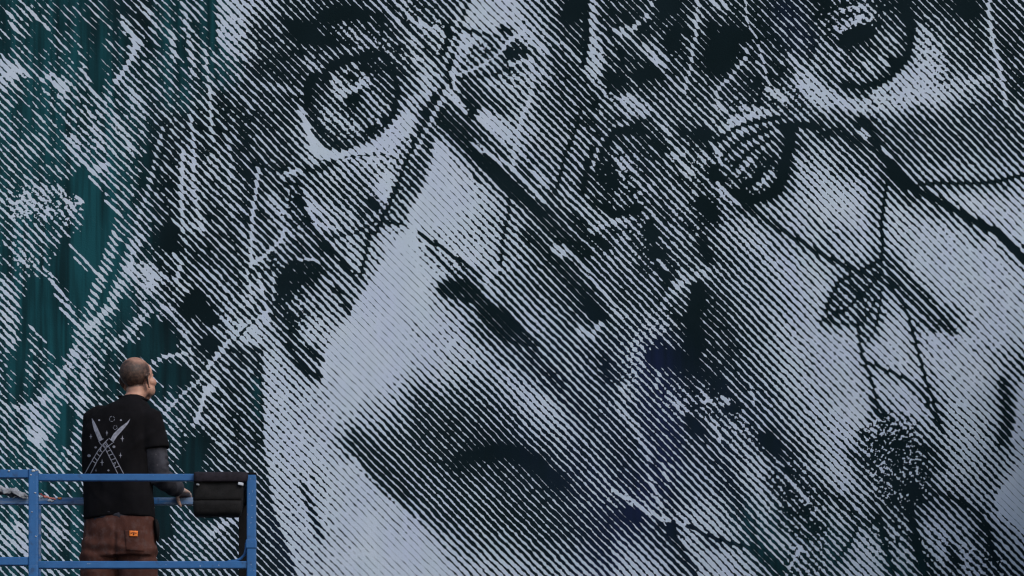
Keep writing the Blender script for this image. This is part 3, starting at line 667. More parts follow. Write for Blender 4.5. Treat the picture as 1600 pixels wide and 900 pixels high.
def build_lift():
    root = empty('work_lift', (-3.0, -2.6, 0))
    tag(root, 'blue scissor lift whose railed platform carries the man in front of the mural', 'lift')
    t = 0.039
    xl = -4.75
    # near side, right part
    a, b = at(56, 746.5, YN), at(393, 746.5, YN)
    bar('top_rail', a, (b.x - 0.024, YN, a.z), t, t, BLUE, root)
    a2 = at(56, 883, YN)
    bar('mid_rail', a2, (b.x - 0.024, YN, a2.z), t * 1.05, t, BLUE, root)
    cx = b.x
    bar('corner_post', (cx, YN, FLOOR_Z - 0.02), (cx, YN, at(0, 742.5, YN).z), 0.052, 0.052, BLUE, root, bevel=0.006)
    box('post_cap', (cx - 0.029, YN - 0.029, at(0, 742.5, YN).z), (cx + 0.029, YN + 0.029, at(0, 739.5, YN).z), BLACK_RUBBER, root, bevel=0.004)
    # collar on the corner post
    zc = at(0, 844, YN).z
    box('post_collar', (cx - 0.031, YN - 0.031, zc - 0.05), (cx + 0.029, YN + 0.031, zc), BLUE, root, bevel=0.005)
    pts = [at(385, 848, YN + 0.02), at(384.5, 858, YN + 0.02), at(382, 867, YN + 0.02), at(376, 873, YN + 0.02), at(368, 876.5, YN + 0.02), at(356, 877.5, YN + 0.01)]
    tube('corner_brace', pts, 0.008, BLUE, root)
    # near side, left part that slides over the other
    a, b = at(0, 741, YL), at(52.5, 741, YL)
    bar('top_rail', (xl, YL, a.z), (b.x - 0.026, YL, a.z), 0.046, 0.046, BLUE, root)
    a2 = at(0, 877.5, YL)
    bar('mid_rail', (xl, YL, a2.z), (b.x - 0.026, YL, a2.z), 0.046, 0.046, BLUE, root)
    bar('gate_post', (b.x, YL, FLOOR_Z - 0.02), (b.x, YL, at(0, 734, YL).z), 0.053, 0.053, BLUE, root, bevel=0.006)
    bar('corner_post', (xl, YL, FLOOR_Z - 0.02), (xl, YL, at(0, 734, YL).z), 0.053, 0.053, BLUE, root, bevel=0.006)
    # far side
    zf = at(0, 783.5, YF).z
    xr = at(380, 0, YF).x
    bar('top_rail', (xl, YF, zf), (xr - 0.02, YF, zf), 0.040, 0.040, WORN, root)
    bar('mid_rail', (xl, YF, zf - 0.55), (xr - 0.02, YF, zf - 0.55), 0.040, 0.040, WORN, root)
    bar('far_post', (at(60.3, 0, YF).x, YF, FLOOR_Z - 0.02), (at(60.3, 0, YF).x, YF, zf - 0.021), 0.030, 0.030, WORN, root)
    bar('far_post', (xl, YF, FLOOR_Z - 0.02), (xl, YF, zf + 0.02), 0.040, 0.040, WORN, root)
    bar('far_post', (xr, YF, FLOOR_Z - 0.02), (xr, YF, zf + 0.02), 0.050, 0.050, BLACK_RUBBER, root)
    # ends
    for z in (zf, zf - 0.55):
        bar('side_rail', (cx - 0.004, YN + 0.027, z - 0.012), (xr + 0.002, YF - 0.026, z - 0.002), 0.036, 0.036, BLACK_RUBBER if z == zf else BLUE, root, up=(0, 0, 1))
        bar('side_rail', (xl, YL + 0.027, z - 0.012), (xl, YF - 0.022, z - 0.002), 0.036, 0.036, BLUE, root, up=(0, 0, 1))
    # floor and kick boards
    box('platform_floor', (xl - 0.03, YL - 0.03, FLOOR_Z - 0.09), (cx + 0.03, YF + 0.03, FLOOR_Z - 0.022), STEEL, root, bevel=0.006)
    bar('kick_board', (xl + 0.03, YN - 0.03, FLOOR_Z + 0.06), (cx - 0.03, YN - 0.03, FLOOR_Z + 0.06), 0.15, 0.01, BLUE, root, bevel=0.002)
    bar('kick_board', (xl + 0.03, YF + 0.026, FLOOR_Z + 0.06), (xr - 0.03, YF + 0.026, FLOOR_Z + 0.06), 0.15, 0.01, BLUE, root, bevel=0.002)
    # dried splashes of paint on the far rail
    cols = {'red': (0.28, 0.03, 0.03, 1), 'orange': (0.50, 0.16, 0.04, 1), 'pink': (0.62, 0.22, 0.18, 1), 'white': (0.42, 0.44, 0.48, 1)}
    mats = {k: plain(k + '_splash', c, 0.6, 0.3, var=0.3, scale=80) for k, c in cols.items()}
    for k, p0, p1, w in [('red', (61, 770), (70, 776), 2.2), ('pink', (68, 775), (80, 779), 3.2), ('pink', (76, 778), (88, 779.5), 2.0), ('orange', (90, 778.5), (97, 779), 2.4), ('white', (63, 774), (66, 778), 2.0), ('white', (20, 779), (26, 775), 1.6), ('white', (74, 781), (84, 783), 2.6)]:
        a, b = at(*p0, YF - 0.0225), at(*p1, YF - 0.0225)
        n = 7
        bm = bmesh.new()
        add_tube(bm, [a.lerp(b, i / (n - 1)) + Vector((0, 0, random.uniform(-.004, .004))) for i in range(n)], [(w / 266 * (0.35 + random.random() * .9) * math.sin(math.pi * (i + .6) / (n + .2)), 0.0035) for i in range(n)], 8)
        link('paint_splash', bm_mesh(bm, 'paint_splash'), mats[k], root, smooth=True)
    for px, py, r in [(52, 735.5, 1.8), (57, 734.6, 1.3), (14, 735.6, 1.2), (48, 742, .9), (55, 770, 1.0), (50, 800, .8), (56, 838, .9)]:
        a = at(px, py, YL - 0.0275)
        bm = bmesh.new()
        bmesh.ops.create_icosphere(bm, subdivisions=2, radius=1.0)
        for v in bm.verts:
            k = 1 + 0.5 * mnoise.noise(v.co * 1.7 + Vector((px, py, 0)))
            v.co = a + Vector((v.co.x * r * 1.6 * k, v.co.y * 0.6, v.co.z * r * k)) / 272
        link('paint_splash', bm_mesh(bm, 'paint_splash'), mats['white'], root, smooth=True)
    # scissor pack, chassis and wheels below
    zt, zb, n = FLOOR_Z - 0.14, 0.95, 4
    x0, x1 = -4.5, -1.8
    dz = (zt - zb) / n
    for y in (YL + 0.10, YF - 0.10):
        for i in range(n):
            s = 0.03 if y < -2.6 else -0.03
            bar('scissor_arm', (x0, y, zb + i * dz), (x1, y, zb + (i + 1) * dz), 0.11, 0.04, BLUE, root)
            bar('scissor_arm', (x1, y + 2 * s, zb + i * dz), (x0, y + 2 * s, zb + (i + 1) * dz), 0.11, 0.04, BLUE, root)
    for i in range(n + 1):
        for x in (x0, x1):
            tube('hinge_pin', [(x, YL + 0.05, zb + i * dz), (x, YF - 0.05, zb + i * dz)], 0.03, STEEL, root)
    box('chassis', (-4.85, YL - 0.05, 0.28), (-1.45, YF + 0.05, 0.90), BLUE, root, bevel=0.04)
    for x in (-4.45, -1.85):
        for y in (YL - 0.02, YF + 0.02):
            o = tube('wheel', [(x, y - 0.13, 0.27), (x, y - 0.11, 0.27), (x, y + 0.11, 0.27), (x, y + 0.13, 0.27)], [0.22, 0.27, 0.27, 0.22], BLACK_RUBBER, root, seg=28)
            tube('rim', [(x, y - 0.135, 0.27), (x, y + 0.135, 0.27)], 0.13, STEEL, o, seg=20)
    return root


def lump(name, rings, mat, parent=None, seg=28, amp=0.004, freq=14.0, seed=0.0, power=2.6):
    """Closed soft body from horizontal rings (cx, cy, z, ax, ay), rounded-square in plan, with creases."""
    bm = bmesh.new()
    R_ = []
    for cx, cy, z, ax, ay in rings:
        row = []
        for k in range(seg):
            t = 2 * math.pi * k / seg
            c, s = math.cos(t), math.sin(t)
            c, s = math.copysign(abs(c) ** (2 / power), c), math.copysign(abs(s) ** (2 / power), s)
            row.append(bm.verts.new((cx + ax * c, cy + ay * s, z)))
        R_.append(row)
    for i in range(len(R_) - 1):
        for k in range(seg):
            bm.faces.new((R_[i][k], R_[i][(k + 1) % seg], R_[i + 1][(k + 1) % seg], R_[i + 1][k]))
    bm.faces.new(R_[0])
    bm.faces.new(R_[-1])
    bmesh.ops.recalc_face_normals(bm, faces=bm.faces)
    bmesh.ops.subdivide_edges(bm, edges=bm.edges, cuts=1, use_grid_fill=True)
    bm.normal_update()
    for v in bm.verts:
        n = mnoise.noise(v.co * freq + Vector((seed, 0, 0))) + 0.5 * mnoise.noise(v.co * freq * 2.3)
        v.co += v.normal * n * amp
    return link(name, bm_mesh(bm, name), mat, parent, smooth=True)


def build_pouch():
    nylon = plain('black_nylon', (0.0065, 0.006, 0.0065, 1), 0.8, 0.2, var=0.5, scale=25, bump=0.5, bscale=300)
    band_m = plain('dark_plum_webbing', (0.016, 0.013, 0.018, 1), 0.85, 0.15, var=0.4, scale=30, bump=0.5, bscale=300)
    c = at(340, 780, YN)
    root = empty('tool_bag', c)
    tag(root, 'black fabric tool bag strapped over the top rail beside the corner post', 'bag')
    Z = lambda py: at(0, py, YN).z
    X = lambda px: at(px, 0, YN).x
    yc = YN - 0.005
    rings = []
    for py, l, r, d in [(753, 303, 380, .046), (758, 302.5, 381, .050), (772, 302, 381, .056), (783, 302, 380, .060), (784.5, 302.5, 380, .053), (786, 302, 380, .060), (797, 302, 378, .060), (804, 302.5, 377, .054), (807.5, 305, 374, .034)]:
        rings.append(((X(l) + X(r)) / 2, yc, Z(py), (X(r) - X(l)) / 2, d))
    lump('bag_body', rings, nylon, root, amp=0.0045, seed=3.3, power=6.0)
    rings = []
    for py, l, r, d in [(755.5, 303.5, 385, .064), (752, 303, 387, .066), (746, 303, 388.5, .063), (741.5, 303.5, 388, .054), (739.5, 304.5, 387, .040)]:
        rings.append(((X(l) + X(r)) / 2, yc, Z(py), (X(r) - X(l)) / 2, d))
    lump('top_flap', rings, band_m, root, amp=0.003, seed=8.1, power=7.0)
    tagm = plain('pale_tag', (0.5, 0.52, 0.58, 1), 0.6, 0.3, var=0.2, scale=60)
    for px, py, w, h in [(376, 755.8, 4.2, 2.2), (309, 757, 2.4, 1.5)]:
        p = at(px, py, YN - 0.072)
        bm = bmesh.new()
        add_box(bm, (p.x - w / 276, p.y, p.z - h / 276), (p.x + w / 276, p.y + 0.02, p.z + h / 276), 0.003)
        bmesh.ops.rotate(bm, verts=bm.verts, cent=p, matrix=Matrix.Rotation(R(12), 3, 'Y'))
        link('buckle', bm_mesh(bm, 'buckle'), tagm if px > 350 else STEEL, root)
    return root


def build_rag():
    cloth = plain('stained_cloth', (0.22, 0.23, 0.26, 1), 0.9, 0.1, var=0.5, scale=22, bump=0.6, bscale=160)
    zt = at(0, 783.5, YF).z + 0.022
    c = at(8, 766, YF)
    root = empty('paint_rag', (c.x, YF, zt))
    tag(root, 'crumpled pale grey rag lying on the far rail at the left edge', 'rag')
    nx, ny = 70, 40
    verts, faces = [], []
    for j in range(ny):
        for i in range(nx):
            u, v = i / (nx - 1), j / (ny - 1)
            x = at(-45 + u * 90, 0, YF).x
            ang = (v - 0.5) * 2.6
            prof = math.sin(math.pi * min(1, u * 1.02)) ** 0.6 * (1.0 - 0.55 * u)
            h = 0.085 * prof
            rr = 0.035 + 0.02 * mnoise.noise(Vector((u * 7, v * 5, 1.0)))
            y = YF + math.sin(ang) * (rr + 0.02)
            z = zt + 0.004 + h * (0.5 + 0.5 * math.cos(ang)) * (1 + 0.5 * mnoise.noise(Vector((u * 6, v * 4, 5)))) - max(0, abs(ang) - 0.9) * 0.05
            w = mnoise.noise(Vector((u * 16, v * 9, 2))) + 0.5 * mnoise.noise(Vector((u * 33, v * 20, 7)))
            verts.append((x + 0.006 * w, y + 0.008 * w, z + 0.008 * w))
    for j in range(ny - 1):
        for i in range(nx - 1):
            faces.append((j * nx + i, j * nx + i + 1, (j + 1) * nx + i + 1, (j + 1) * nx + i))
    me = bpy.data.meshes.new('cloth')
    me.from_pydata(verts, [], faces)
    o = link('cloth', me, cloth, root, smooth=True)
    md = o.modifiers.new('thick', 'SOLIDIFY')
    md.thickness = 0.003
    return root


build_lift()
build_pouch()
build_rag()


# ================================================================ THE MAN
YM = -2.42                           # depth of his spine
SM = FPX / (YM - CAM_Y)              # photo pixels for a metre there


def add_ellipsoid(bm, c, r, rot=None, sub=3):
    res = bmesh.ops.create_icosphere(bm, subdivisions=sub, radius=1.0)
    for v in res['verts']:
        p = Vector((v.co.x * r[0], v.co.y * r[1], v.co.z * r[2]))
        if rot is not None:
            p = rot @ p
        v.co = p + Vector(c)


def add_loft(bm, rings, seg=28, power=2.3):
    """Closed loft from (centre, half width, half depth, yaw)."""
    R_ = []
    for c, ax, ay, yaw in rings:
        row = []
        for k in range(seg):
            t = 2 * math.pi * k / seg
            cc, ss = math.cos(t), math.sin(t)
            cc, ss = math.copysign(abs(cc) ** (2 / power), cc), math.copysign(abs(ss) ** (2 / power), ss)
            p = Vector((ax * cc, ay * ss, 0))
            p.rotate(Matrix.Rotation(yaw, 3, 'Z'))
            row.append(bm.verts.new(Vector(c) + p))
        R_.append(row)
    for i in range(len(R_) - 1):
        for k in range(seg):
            bm.faces.new((R_[i][k], R_[i][(k + 1) % seg], R_[i + 1][(k + 1) % seg], R_[i + 1][k]))
    bm.faces.new(R_[0])
    bm.faces.new(R_[-1])


def fuse(bm, name, voxel, smooth=6, fac=0.5):
    """Fuse overlapping closed pieces to one skin and return the finished mesh."""
    bmesh.ops.recalc_face_normals(bm, faces=bm.faces)
    me = bm_mesh(bm, name + '_src')
    o = bpy.data.objects.new(name + '_src', me)
    COL.objects.link(o)
    md = o.modifiers.new('remesh', 'REMESH')
    md.mode = 'VOXEL'
    md.voxel_size = voxel
    md.use_smooth_shade = True
    if smooth:
        ms = o.modifiers.new('smooth', 'SMOOTH')
        ms.iterations = smooth
        ms.factor = fac
    dg = bpy.context.evaluated_depsgraph_get()
    out = bpy.data.meshes.new_from_object(o.evaluated_get(dg))
    bpy.data.objects.remove(o)
    bpy.data.meshes.remove(me)
    out.name = name
    return out


def coords(me):
    a = np.empty(len(me.vertices) * 3, np.float32)
    me.vertices.foreach_get('co', a)
    return a.reshape(-1, 3)


def displace(me, fn):
    """Move every vertex along its normal by fn(point, normal)."""
    co = coords(me)
    nn = np.empty(len(me.vertices) * 3, np.float32)
    me.vertices.foreach_get('normal', nn)
    nn = nn.reshape(-1, 3)
    d = np.array([fn(Vector(c), n) for c, n in zip(co.tolist(), nn)], np.float32)
    co = co + nn * d[:, None]
    me.vertices.foreach_set('co', co.ravel())
    me.update()


def V(px, py, dy=0.0):
    return at(px, py, YM + dy)


YAW = R(-18)                         # his chest is turned a little to the right
HEAD = V(214.5, 592.5, 0.03)
HROT = Matrix.Rotation(R(-33), 3, 'Z') @ Matrix.Rotation(R(9), 3, 'X')
HS = 1.07


def H(x, y, z):
    return HEAD + HROT @ (Vector((x, y, z)) * HS)


ZR = at(0, 783.5, YF).z              # far rail he leans on
HAND_X = {1: at(289, 0, YF).x, -1: at(163, 0, YF).x}
SHO = {1: V(233, 657, -0.05), -1: V(150, 657, 0.07)}
ELB = {1: V(249, 746, -0.055), -1: V(152, 742, 0.05)}
WRI = {1: Vector((HAND_X[1] - 0.022, YF - 0.095, ZR + 0.050)), -1: Vector((HAND_X[-1] - 0.01, YF - 0.085, ZR + 0.045))}
HIP = {1: V(214, 850, -0.015), -1: V(158, 850, 0.015)}
KNE = {1: V(217, 960, 0.0), -1: V(153, 960, 0.02)}
ANK = {1: Vector((V(218, 0).x, YM - 0.02, FLOOR_Z + 0.07)), -1: Vector((V(151, 0).x, YM + 0.0, FLOOR_Z + 0.07))}


def build_body():
    bm = bmesh.new()
    # head
    e = lambda c, r: add_ellipsoid(bm, H(*c), Vector(r) * HS, HROT)
    e((0, -.014, .034), (.078, .098, .084))
    e((0, .035, .034), (.067, .058, .064))
    e((0, .004, -.052), (.058, .062, .056))
    tb = lambda pts, rad, seg=14: add_tube(bm, [H(*p) for p in pts], rad, seg)
    tb([(0, .040, .01), (0, .046, -.04), (0, .052, -.080), (0, .058, -.106), (0, .060, -.116)], [(.066, .054), (.060, .050), (.046, .044), (.032, .034), (.016, .020)], 20)
    tb([(-.046, .076, .018), (-.02, .091, .020), (.02, .091, .020), (.046, .076, .018)], [.009, .012, .012, .009])
    tb([(0, .090, .014), (0, .099, -.010), (0, .108, -.034), (0, .100, -.042)], [.008, .010, .013, .009])
    for s in (-1, 1):
        e((s * .046, .062, -.022), (.028, .030, .026))
        e((s * .042, .050, -.062), (.026, .032, .034))
        e((s * .011, .097, -.037), (.008, .010, .008))
        e((s * .014, .098, -.066), (.018, .010, .005))
        e((s * .013, .096, -.076), (.017, .010, .006))
        # ear: bowl, rim and lobe
        for c, r in (((s * .080, -.012, -.014), (.007, .019, .031)), ((s * .079, -.004, -.046), (.008, .012, .013))):
            add_ellipsoid(bm, H(*c), Vector(r) * HS, HROT @ Matrix.Rotation(R(s * 24), 3, 'Z'), 2)
        tb([(s * .081, .006, -.006), (s * .087, .001, .016), (s * .093, -.015, .025), (s * .097, -.030, .012), (s * .094, -.033, -.010), (s * .089, -.024, -.032), (s * .081, -.009, -.048)], [.0045, .0055, .006, .006, .006, .0055, .006], 10)
    # neck and trunk
    add_loft(bm, [(H(0, -.012, -.045), .056, .060, YAW), (H(0, -.020, -.080), .058, .060, YAW), (V(208, 622, .012), .064, .064, YAW), (V(205, 634, .005), .080, .070, YAW), (V(196, 644, 0), .15, .085, YAW), (V(189, 660, 0), .190, .105, YAW), (V(186, 700, 0), .185, .112, YAW), (V(186, 760, .0), .165, .105, YAW), (V(187, 815, 0), .175, .115, YAW), (V(187, 850, 0), .165, .10, YAW), (V(187, 868, 0), .12, .06, YAW)])
    for s in (1, -1):
        a, b, c = SHO[s], ELB[s], WRI[s]
        add_tube(bm, [a.lerp(b, -.05), a, a.lerp(b, .5), b, b.lerp(c, .3), b.lerp(c, .7), c], [.05, .058, .048, .042, .043, .033, .026], 16)
        # hand: palm, thumb and four fingers closed on the rail
        hx = HAND_X[s]
        kn = Vector((hx, YF - .026, ZR + .040))
        d = (kn - c).normalized()
        add_tube(bm, [c - d * .02, c, c.lerp(kn, .35), c.lerp(kn, .8), kn + d * .004], [(.026, .020), (.029, .019), (.040, .017), (.043, .016), (.038, .012)], 16)
        for i, (off, ln) in enumerate(((-.031, .92), (-.010, 1.06), (.011, 1.0), (.031, .80))):
            x = hx + s * off
            base = Vector((x * .6 + hx * .4, YF - .040, ZR + .041))
            add_tube(bm, [base, Vector((x, YF - .012, ZR + .040)), Vector((x, YF + .016 * ln, ZR + .034)), Vector((x, YF + .033 * ln, ZR + .014)), Vector((x, YF + .035 * ln, ZR - .008)), Vector((x, YF + .026 * ln, ZR - .022))], [.0105, .0105, .0096, .0092, .0085, .0070], 10)
        x = hx - s * .034
        add_tube(bm, [c.lerp(kn, .25) + Vector((-s * .018, 0, -.008)), Vector((x - s * .006, YF - .052, ZR + .018)), Vector((x - s * .002, YF - .038, ZR - .004)), Vector((x + s * .006, YF - .030, ZR - .024)), Vector((x + s * .012, YF - .014, ZR - .034))], [.014, .0125, .0110, .0100, .0080], 10)
        h, k, an = HIP[s], KNE[s], ANK[s]
        add_tube(bm, [h + Vector((0, 0, .06)), h, h.lerp(k, .5), k, k.lerp(an, .35), an, an - Vector((0, 0, .05))], [.07, .075, .068, .055, .056, .038, .036], 16)
    me = fuse(bm, 'body', 0.0048, 3, 0.5)
    # close-cropped hair: thick at the back and sides, thin over the crown, gone at the temples
    co = coords(me)
    inv = np.array(HROT.transposed())
    L = ((co - np.array(HEAD)) @ inv.T) / HS
    x, y, z = L[:, 0], L[:, 1], L[:, 2]
    side = sstep((np.abs(x) - .030) / .03)
    front = sstep((.052 - .012 * side - y) / .022)
    low = np.where(y < -.02, sstep((z + .050) / .014), sstep((z - .002 - .5 * (y + .02)) / .016))
    burn = sstep((.014 - np.abs(y - .014)) / .012) * sstep((z + .045) / .02) * (np.abs(x) > .05)
    crown = 1 - .62 * sstep((z - .062) / .035) * sstep((y + .085) / .03)
    hair = np.clip(np.maximum(front * low, .7 * burn) * crown, 0, 1) * (z > -.12)
    beard = .38 * sstep((y - .0) / .03) * sstep((-.045 - z) / .02) * (z > -.14)
    hands = (co[:, 2] < ZR + .09) & (co[:, 2] > ZR - .06) & (co[:, 1] > YF - .16)
    for nm, A in (('hair', hair), ('beard', beard), ('grime', hands.astype(np.float32))):
        a = me.attributes.new(nm, 'FLOAT', 'POINT')
        a.data.foreach_set('value', A.astype(np.float32))
    return me


def skin_material():
    m = NT('skin')
    v = m.obj()
    n1 = m.noise(v, 28.0, 3.0, 0.6)
    n2 = m.noise(v, 420.0, 2.0, 0.6)
    n3 = m.noise(v, 60.0, 2.0, 0.5)
    c = m.mix(m.rng(n1, 0.35, 0.65, 0, 1), (0.49, 0.275, 0.20, 1), (0.40, 0.205, 0.15, 1))
    h = m.math('MULTIPLY', m.attr('hair'), m.rng(n2, 0.2, 0.7, 0.80, 1.05))
    h = m.math('MULTIPLY', h, m.rng(n3, 0.35, 0.6, 0.86, 1.0), clamp=True)
    c = m.mix(m.math('MULTIPLY', h, 0.98), c, (0.013, 0.0105, 0.0105, 1))
    c = m.mix(m.attr('beard'), c, (0.10, 0.065, 0.055, 1))
    g = m.math('MULTIPLY', m.attr('grime'), m.rng(n1, 0.40, 0.56, 0.25, 0.9))
    c = m.mix(g, c, (0.30, 0.26, 0.25, 1))
    m.l(c, m.b.inputs['Base Color'])
    m.set(0.55, 0.3)
    m.b.inputs['Subsurface Weight'].default_value = 0.08
    m.b.inputs['Subsurface Radius'].default_value = (0.012, 0.005, 0.003)
    m.bump(n2, 0.25, 0.002)
    return m.m


def folds(p, seed, amp):
    q = Vector((p.x * 9 + seed, p.y * 9, p.z * 5))
    a = mnoise.noise(q) + 0.5 * mnoise.noise(q * 2.3)
    r = 1 - abs(mnoise.noise(Vector((p.x * 7 + p.z * 5 + seed, p.y * 7, p.z * 3 - p.x * 4)))) * 2
    return amp * (a + 0.6 * max(0, r) ** 3)


def build_man():
    root = empty('person', Vector((V(187, 0).x, YM, FLOOR_Z)))
    tag(root, 'man in black printed T-shirt and brown work trousers standing on the lift, looking up right', 'person')
    link('body', build_body(), skin_material(), root, smooth=True)
    eye_m = plain('eye_white', (0.7, 0.68, 0.65, 1), 0.2, 0.5, var=0.05)
    iris_m = plain('dark_iris', (0.03, 0.02, 0.015, 1), 0.2, 0.5, var=0.1)
    for s in (-1, 1):
        bm = bmesh.new()
        add_ellipsoid(bm, H(s * .031, .087, .000), (.012, .0095, .0075), HROT)
        o = link('eye', bm_mesh(bm, 'eye'), eye_m, root, smooth=True)
        bm = bmesh.new()
        add_ellipsoid(bm, H(s * .031, .0955, .001), (.0055, .0025, .0055), HROT)
        link('iris', bm_mesh(bm, 'iris'), iris_m, o, smooth=True)

    # ---- grey long-sleeved undershirt, seen on the arms and at the hem
    under = NT('charcoal_knit')
    v = under.obj()
    a = under.noise(v, 14.0, 4.0, 0.65)
    c = under.mix(under.rng(a, 0.35, 0.65, 0, 1), (0.024, 0.024, 0.031, 1), (0.050, 0.050, 0.062, 1))
    c = under.mix(under.rng(under.noise(v, 70.0, 3.0), 0.62, 0.75, 0, .5), c, (0.11, 0.10, 0.11, 1))
    under.l(c, under.b.inputs['Base Color'])
    under.set(0.95, 0.1)
    under.bump(under.noise(v, 500.0, 2.0), 0.4, 0.002)
    bm = bmesh.new()
    for s in (1, -1):
        p, q, w = SHO[s], ELB[s], WRI[s]
        add_tube(bm, [p.lerp(q, .1), p.lerp(q, .4), p.lerp(q, .75), q + Vector((0, -.004, -.004)), q.lerp(w, .25), q.lerp(w, .55), q.lerp(w, .86), q.lerp(w, .90)], [.066, .072, .068, .064, .062, .054, .045, .036], 20)
    add_loft(bm, [(V(187, 818, 0), .208, .126, YAW), (V(187, 808, 0), .211, .130, YAW), (V(186, 790, 0), .203, .122, YAW)])
    me = fuse(bm, 'undershirt', 0.007, 4)
    displace(me, lambda p, n: folds(p, 2.0, .009) + .007 * math.sin((p.z * 1.0 - p.x * .5) * 150) * max(0, mnoise.noise(p * 9)))
    link('undershirt', me, under.m, root, smooth=True)

    # ---- black T-shirt
    tee = plain('black_cotton', (0.0062, 0.0058, 0.0070, 1), 0.95, 0.08, var=0.35, scale=9, bump=0.5, bscale=420)
    bm = bmesh.new()
    add_loft(bm, [(V(208, 620, .008), .066, .072, YAW), (V(206, 627, .004), .085, .084, YAW), (V(201, 633, 0), .122, .098, YAW), (V(195, 641, 0), .162, .112, YAW), (V(190, 654, 0), .192, .126, YAW), (V(186, 674, 0), .208, .136, YAW), (V(184, 700, 0), .212, .140, YAW), (V(184, 735, 0), .207, .136, YAW), (V(186, 775, 0), .206, .134, YAW), (V(187, 800, 0), .212, .138, YAW), (V(187, 811.5, 0), .214, .139, YAW)], 36)
    for s in (1, -1):
        p, q = SHO[s], ELB[s]
        inn = V(205, 650, 0) if s == 1 else V(172, 650, .02)
        add_tube(bm, [inn, p.lerp(inn, .35) + Vector((0, 0, .014)), p + Vector((0, 0, .012)), p.lerp(q, .22), p.lerp(q, .40), p.lerp(q, .52)], [.06, .070, .076, .083, .088, .091], 22)
    me = fuse(bm, 'tee_shirt', 0.0075, 5)

    def tee_fold(p, n):
        d = folds(p, 7.0, .0055)
        u = (V(0, 640).z - p.z)
        d += .006 * math.sin(p.x * 26 + p.z * 9 + 1.0 + 2 * mnoise.noise(p * 4)) * min(1, max(0, u - .25) * 2.2)      # hanging folds
        d += .006 * max(0, math.sin((p.x - p.z * 1.2) * 34 + 3 * mnoise.noise(p * 5))) ** 2 * math.exp(-((p.x - V(222, 0).x) ** 2 + (p.z - V(0, 690).z) ** 2) / .012)   # pull at the armpit
        return d
    displace(me, tee_fold)
    shirt = link('tee_shirt', me, tee, root, smooth=True)
    bvh = BVHTree.FromPolygons([v.co for v in me.vertices], [p.vertices for p in me.polygons])
    tube('neck_rib', [V(208 + 22.5 * math.cos(t) * 1.0, 622.5 + 2.0 * math.sin(t) + 2.6 * math.cos(t), .010 + .070 * math.sin(t)) for t in [2 * math.pi * i / 40 for i in range(41)]], .0065, tee, shirt, seg=8)

    # ---- the crossed knives and stars printed on the back
    ink = plain('pale_print', (0.25, 0.25, 0.30, 1), 0.9, 0.1, var=0.35, scale=60)

    def hit(px, py, lift=.0025):
        o, t = V(px, py, -.6), V(px, py, .6)
        loc, nor, i, d = bvh.ray_cast(o, (t - o).normalized())
        if loc is None:
            loc = V(px, py, -.13)
        return loc + (o - t).normalized() * lift

    def ribbon(bm, pts, widths, step=1.6):
        P = []
        for (p, w0), (q, w1) in zip(zip(pts[:-1], widths[:-1]), zip(pts[1:], widths[1:])):
            n = max(1, int(math.hypot(q[0] - p[0], q[1] - p[1]) / step))
            for i in range(n):
                k = i / n
                P.append((p[0] + (q[0] - p[0]) * k, p[1] + (q[1] - p[1]) * k, w0 + (w1 - w0) * k))
        P.append((pts[-1][0], pts[-1][1], widths[-1]))
        prev = None
        for i, (x, y, w) in enumerate(P):
            x2, y2, _ = P[min(i + 1, len(P) - 1)]
            x1, y1, _ = P[max(i - 1, 0)]
            L = math.hypot(x2 - x1, y2 - y1) + 1e-9
            nx, ny = -(y2 - y1) / L * w / 2, (x2 - x1) / L * w / 2
            row = [bm.verts.new(hit(x + nx * k, y + ny * k)) for k in (-1, 0, 1)]
            if prev:
                for k in range(2):
                    bm.faces.new((prev[k], prev[k + 1], row[k + 1], row[k]))
            prev = row

    def printed(name, items):
        bm = bmesh.new()
        for pts, w in items:
            ribbon(bm, pts, w if isinstance(w, (list, tuple)) else [w] * len(pts))
        o = link(name, bm_mesh(bm, name), ink, shirt)
        return o

    lw = 1.15
    # blades are filled, handles drawn in outline with a row of rungs
    printed('printed_knife', [([(143.6, 653.5), (145.5, 659), (150, 671), (157.5, 688)], [.3, 3.6, 6.4, 6.6]), ([(154, 690), (161.5, 685.5)], lw), ([(155, 691), (160, 697), (166, 690)], lw),
                              ([(161, 693), (164, 700), (172, 716), (184, 740)], lw), ([(165, 690), (170, 698), (180, 715), (193, 740)], lw), ([(163, 699), (170, 697)], lw), ([(166, 706), (173, 703)], lw), ([(169, 712), (177, 709)], lw), ([(173, 719), (181, 716)], lw), ([(176, 725), (181, 722), (178, 729)], lw), ([(179, 731), (187, 728)], lw)])
    printed('printed_knife', [([(203.4, 654.5), (199, 661), (190, 669.5), (180, 680), (175, 688.5)], [.3, 2.6, 6.0, 6.8, 6.2]), ([(170, 684.5), (178, 691.5)], lw), ([(169, 686), (163, 692), (168, 698), (176, 692)], lw),
                              ([(163, 692), (154, 703), (146, 716), (132.5, 740)], lw), ([(168, 698), (160, 707), (152, 720), (141.5, 740)], lw), ([(160, 696), (165, 701)], lw), ([(155, 701), (160, 707)], lw), ([(151, 708), (156, 713)], lw), ([(147, 714), (152, 720)], lw), ([(144, 720), (150, 724)], lw), ([(158, 699), (156, 706)], lw)])

    def star(x, y, r):
        printed('printed_star', [([(x - r * .55, y), (x, y), (x + r * .55, y)], [.2, r * .34, .2]), ([(x, y - r), (x, y), (x, y + r)], [.2, r * .34, .2])])

    for x, y, r in [(142, 682, 4.2), (167, 676.5, 4.0), (191.2, 685.5, 5.2), (188.3, 711.5, 4.4), (159.5, 722.5, 5.4), (150, 735, 2.6)]:
        star(x, y, r)
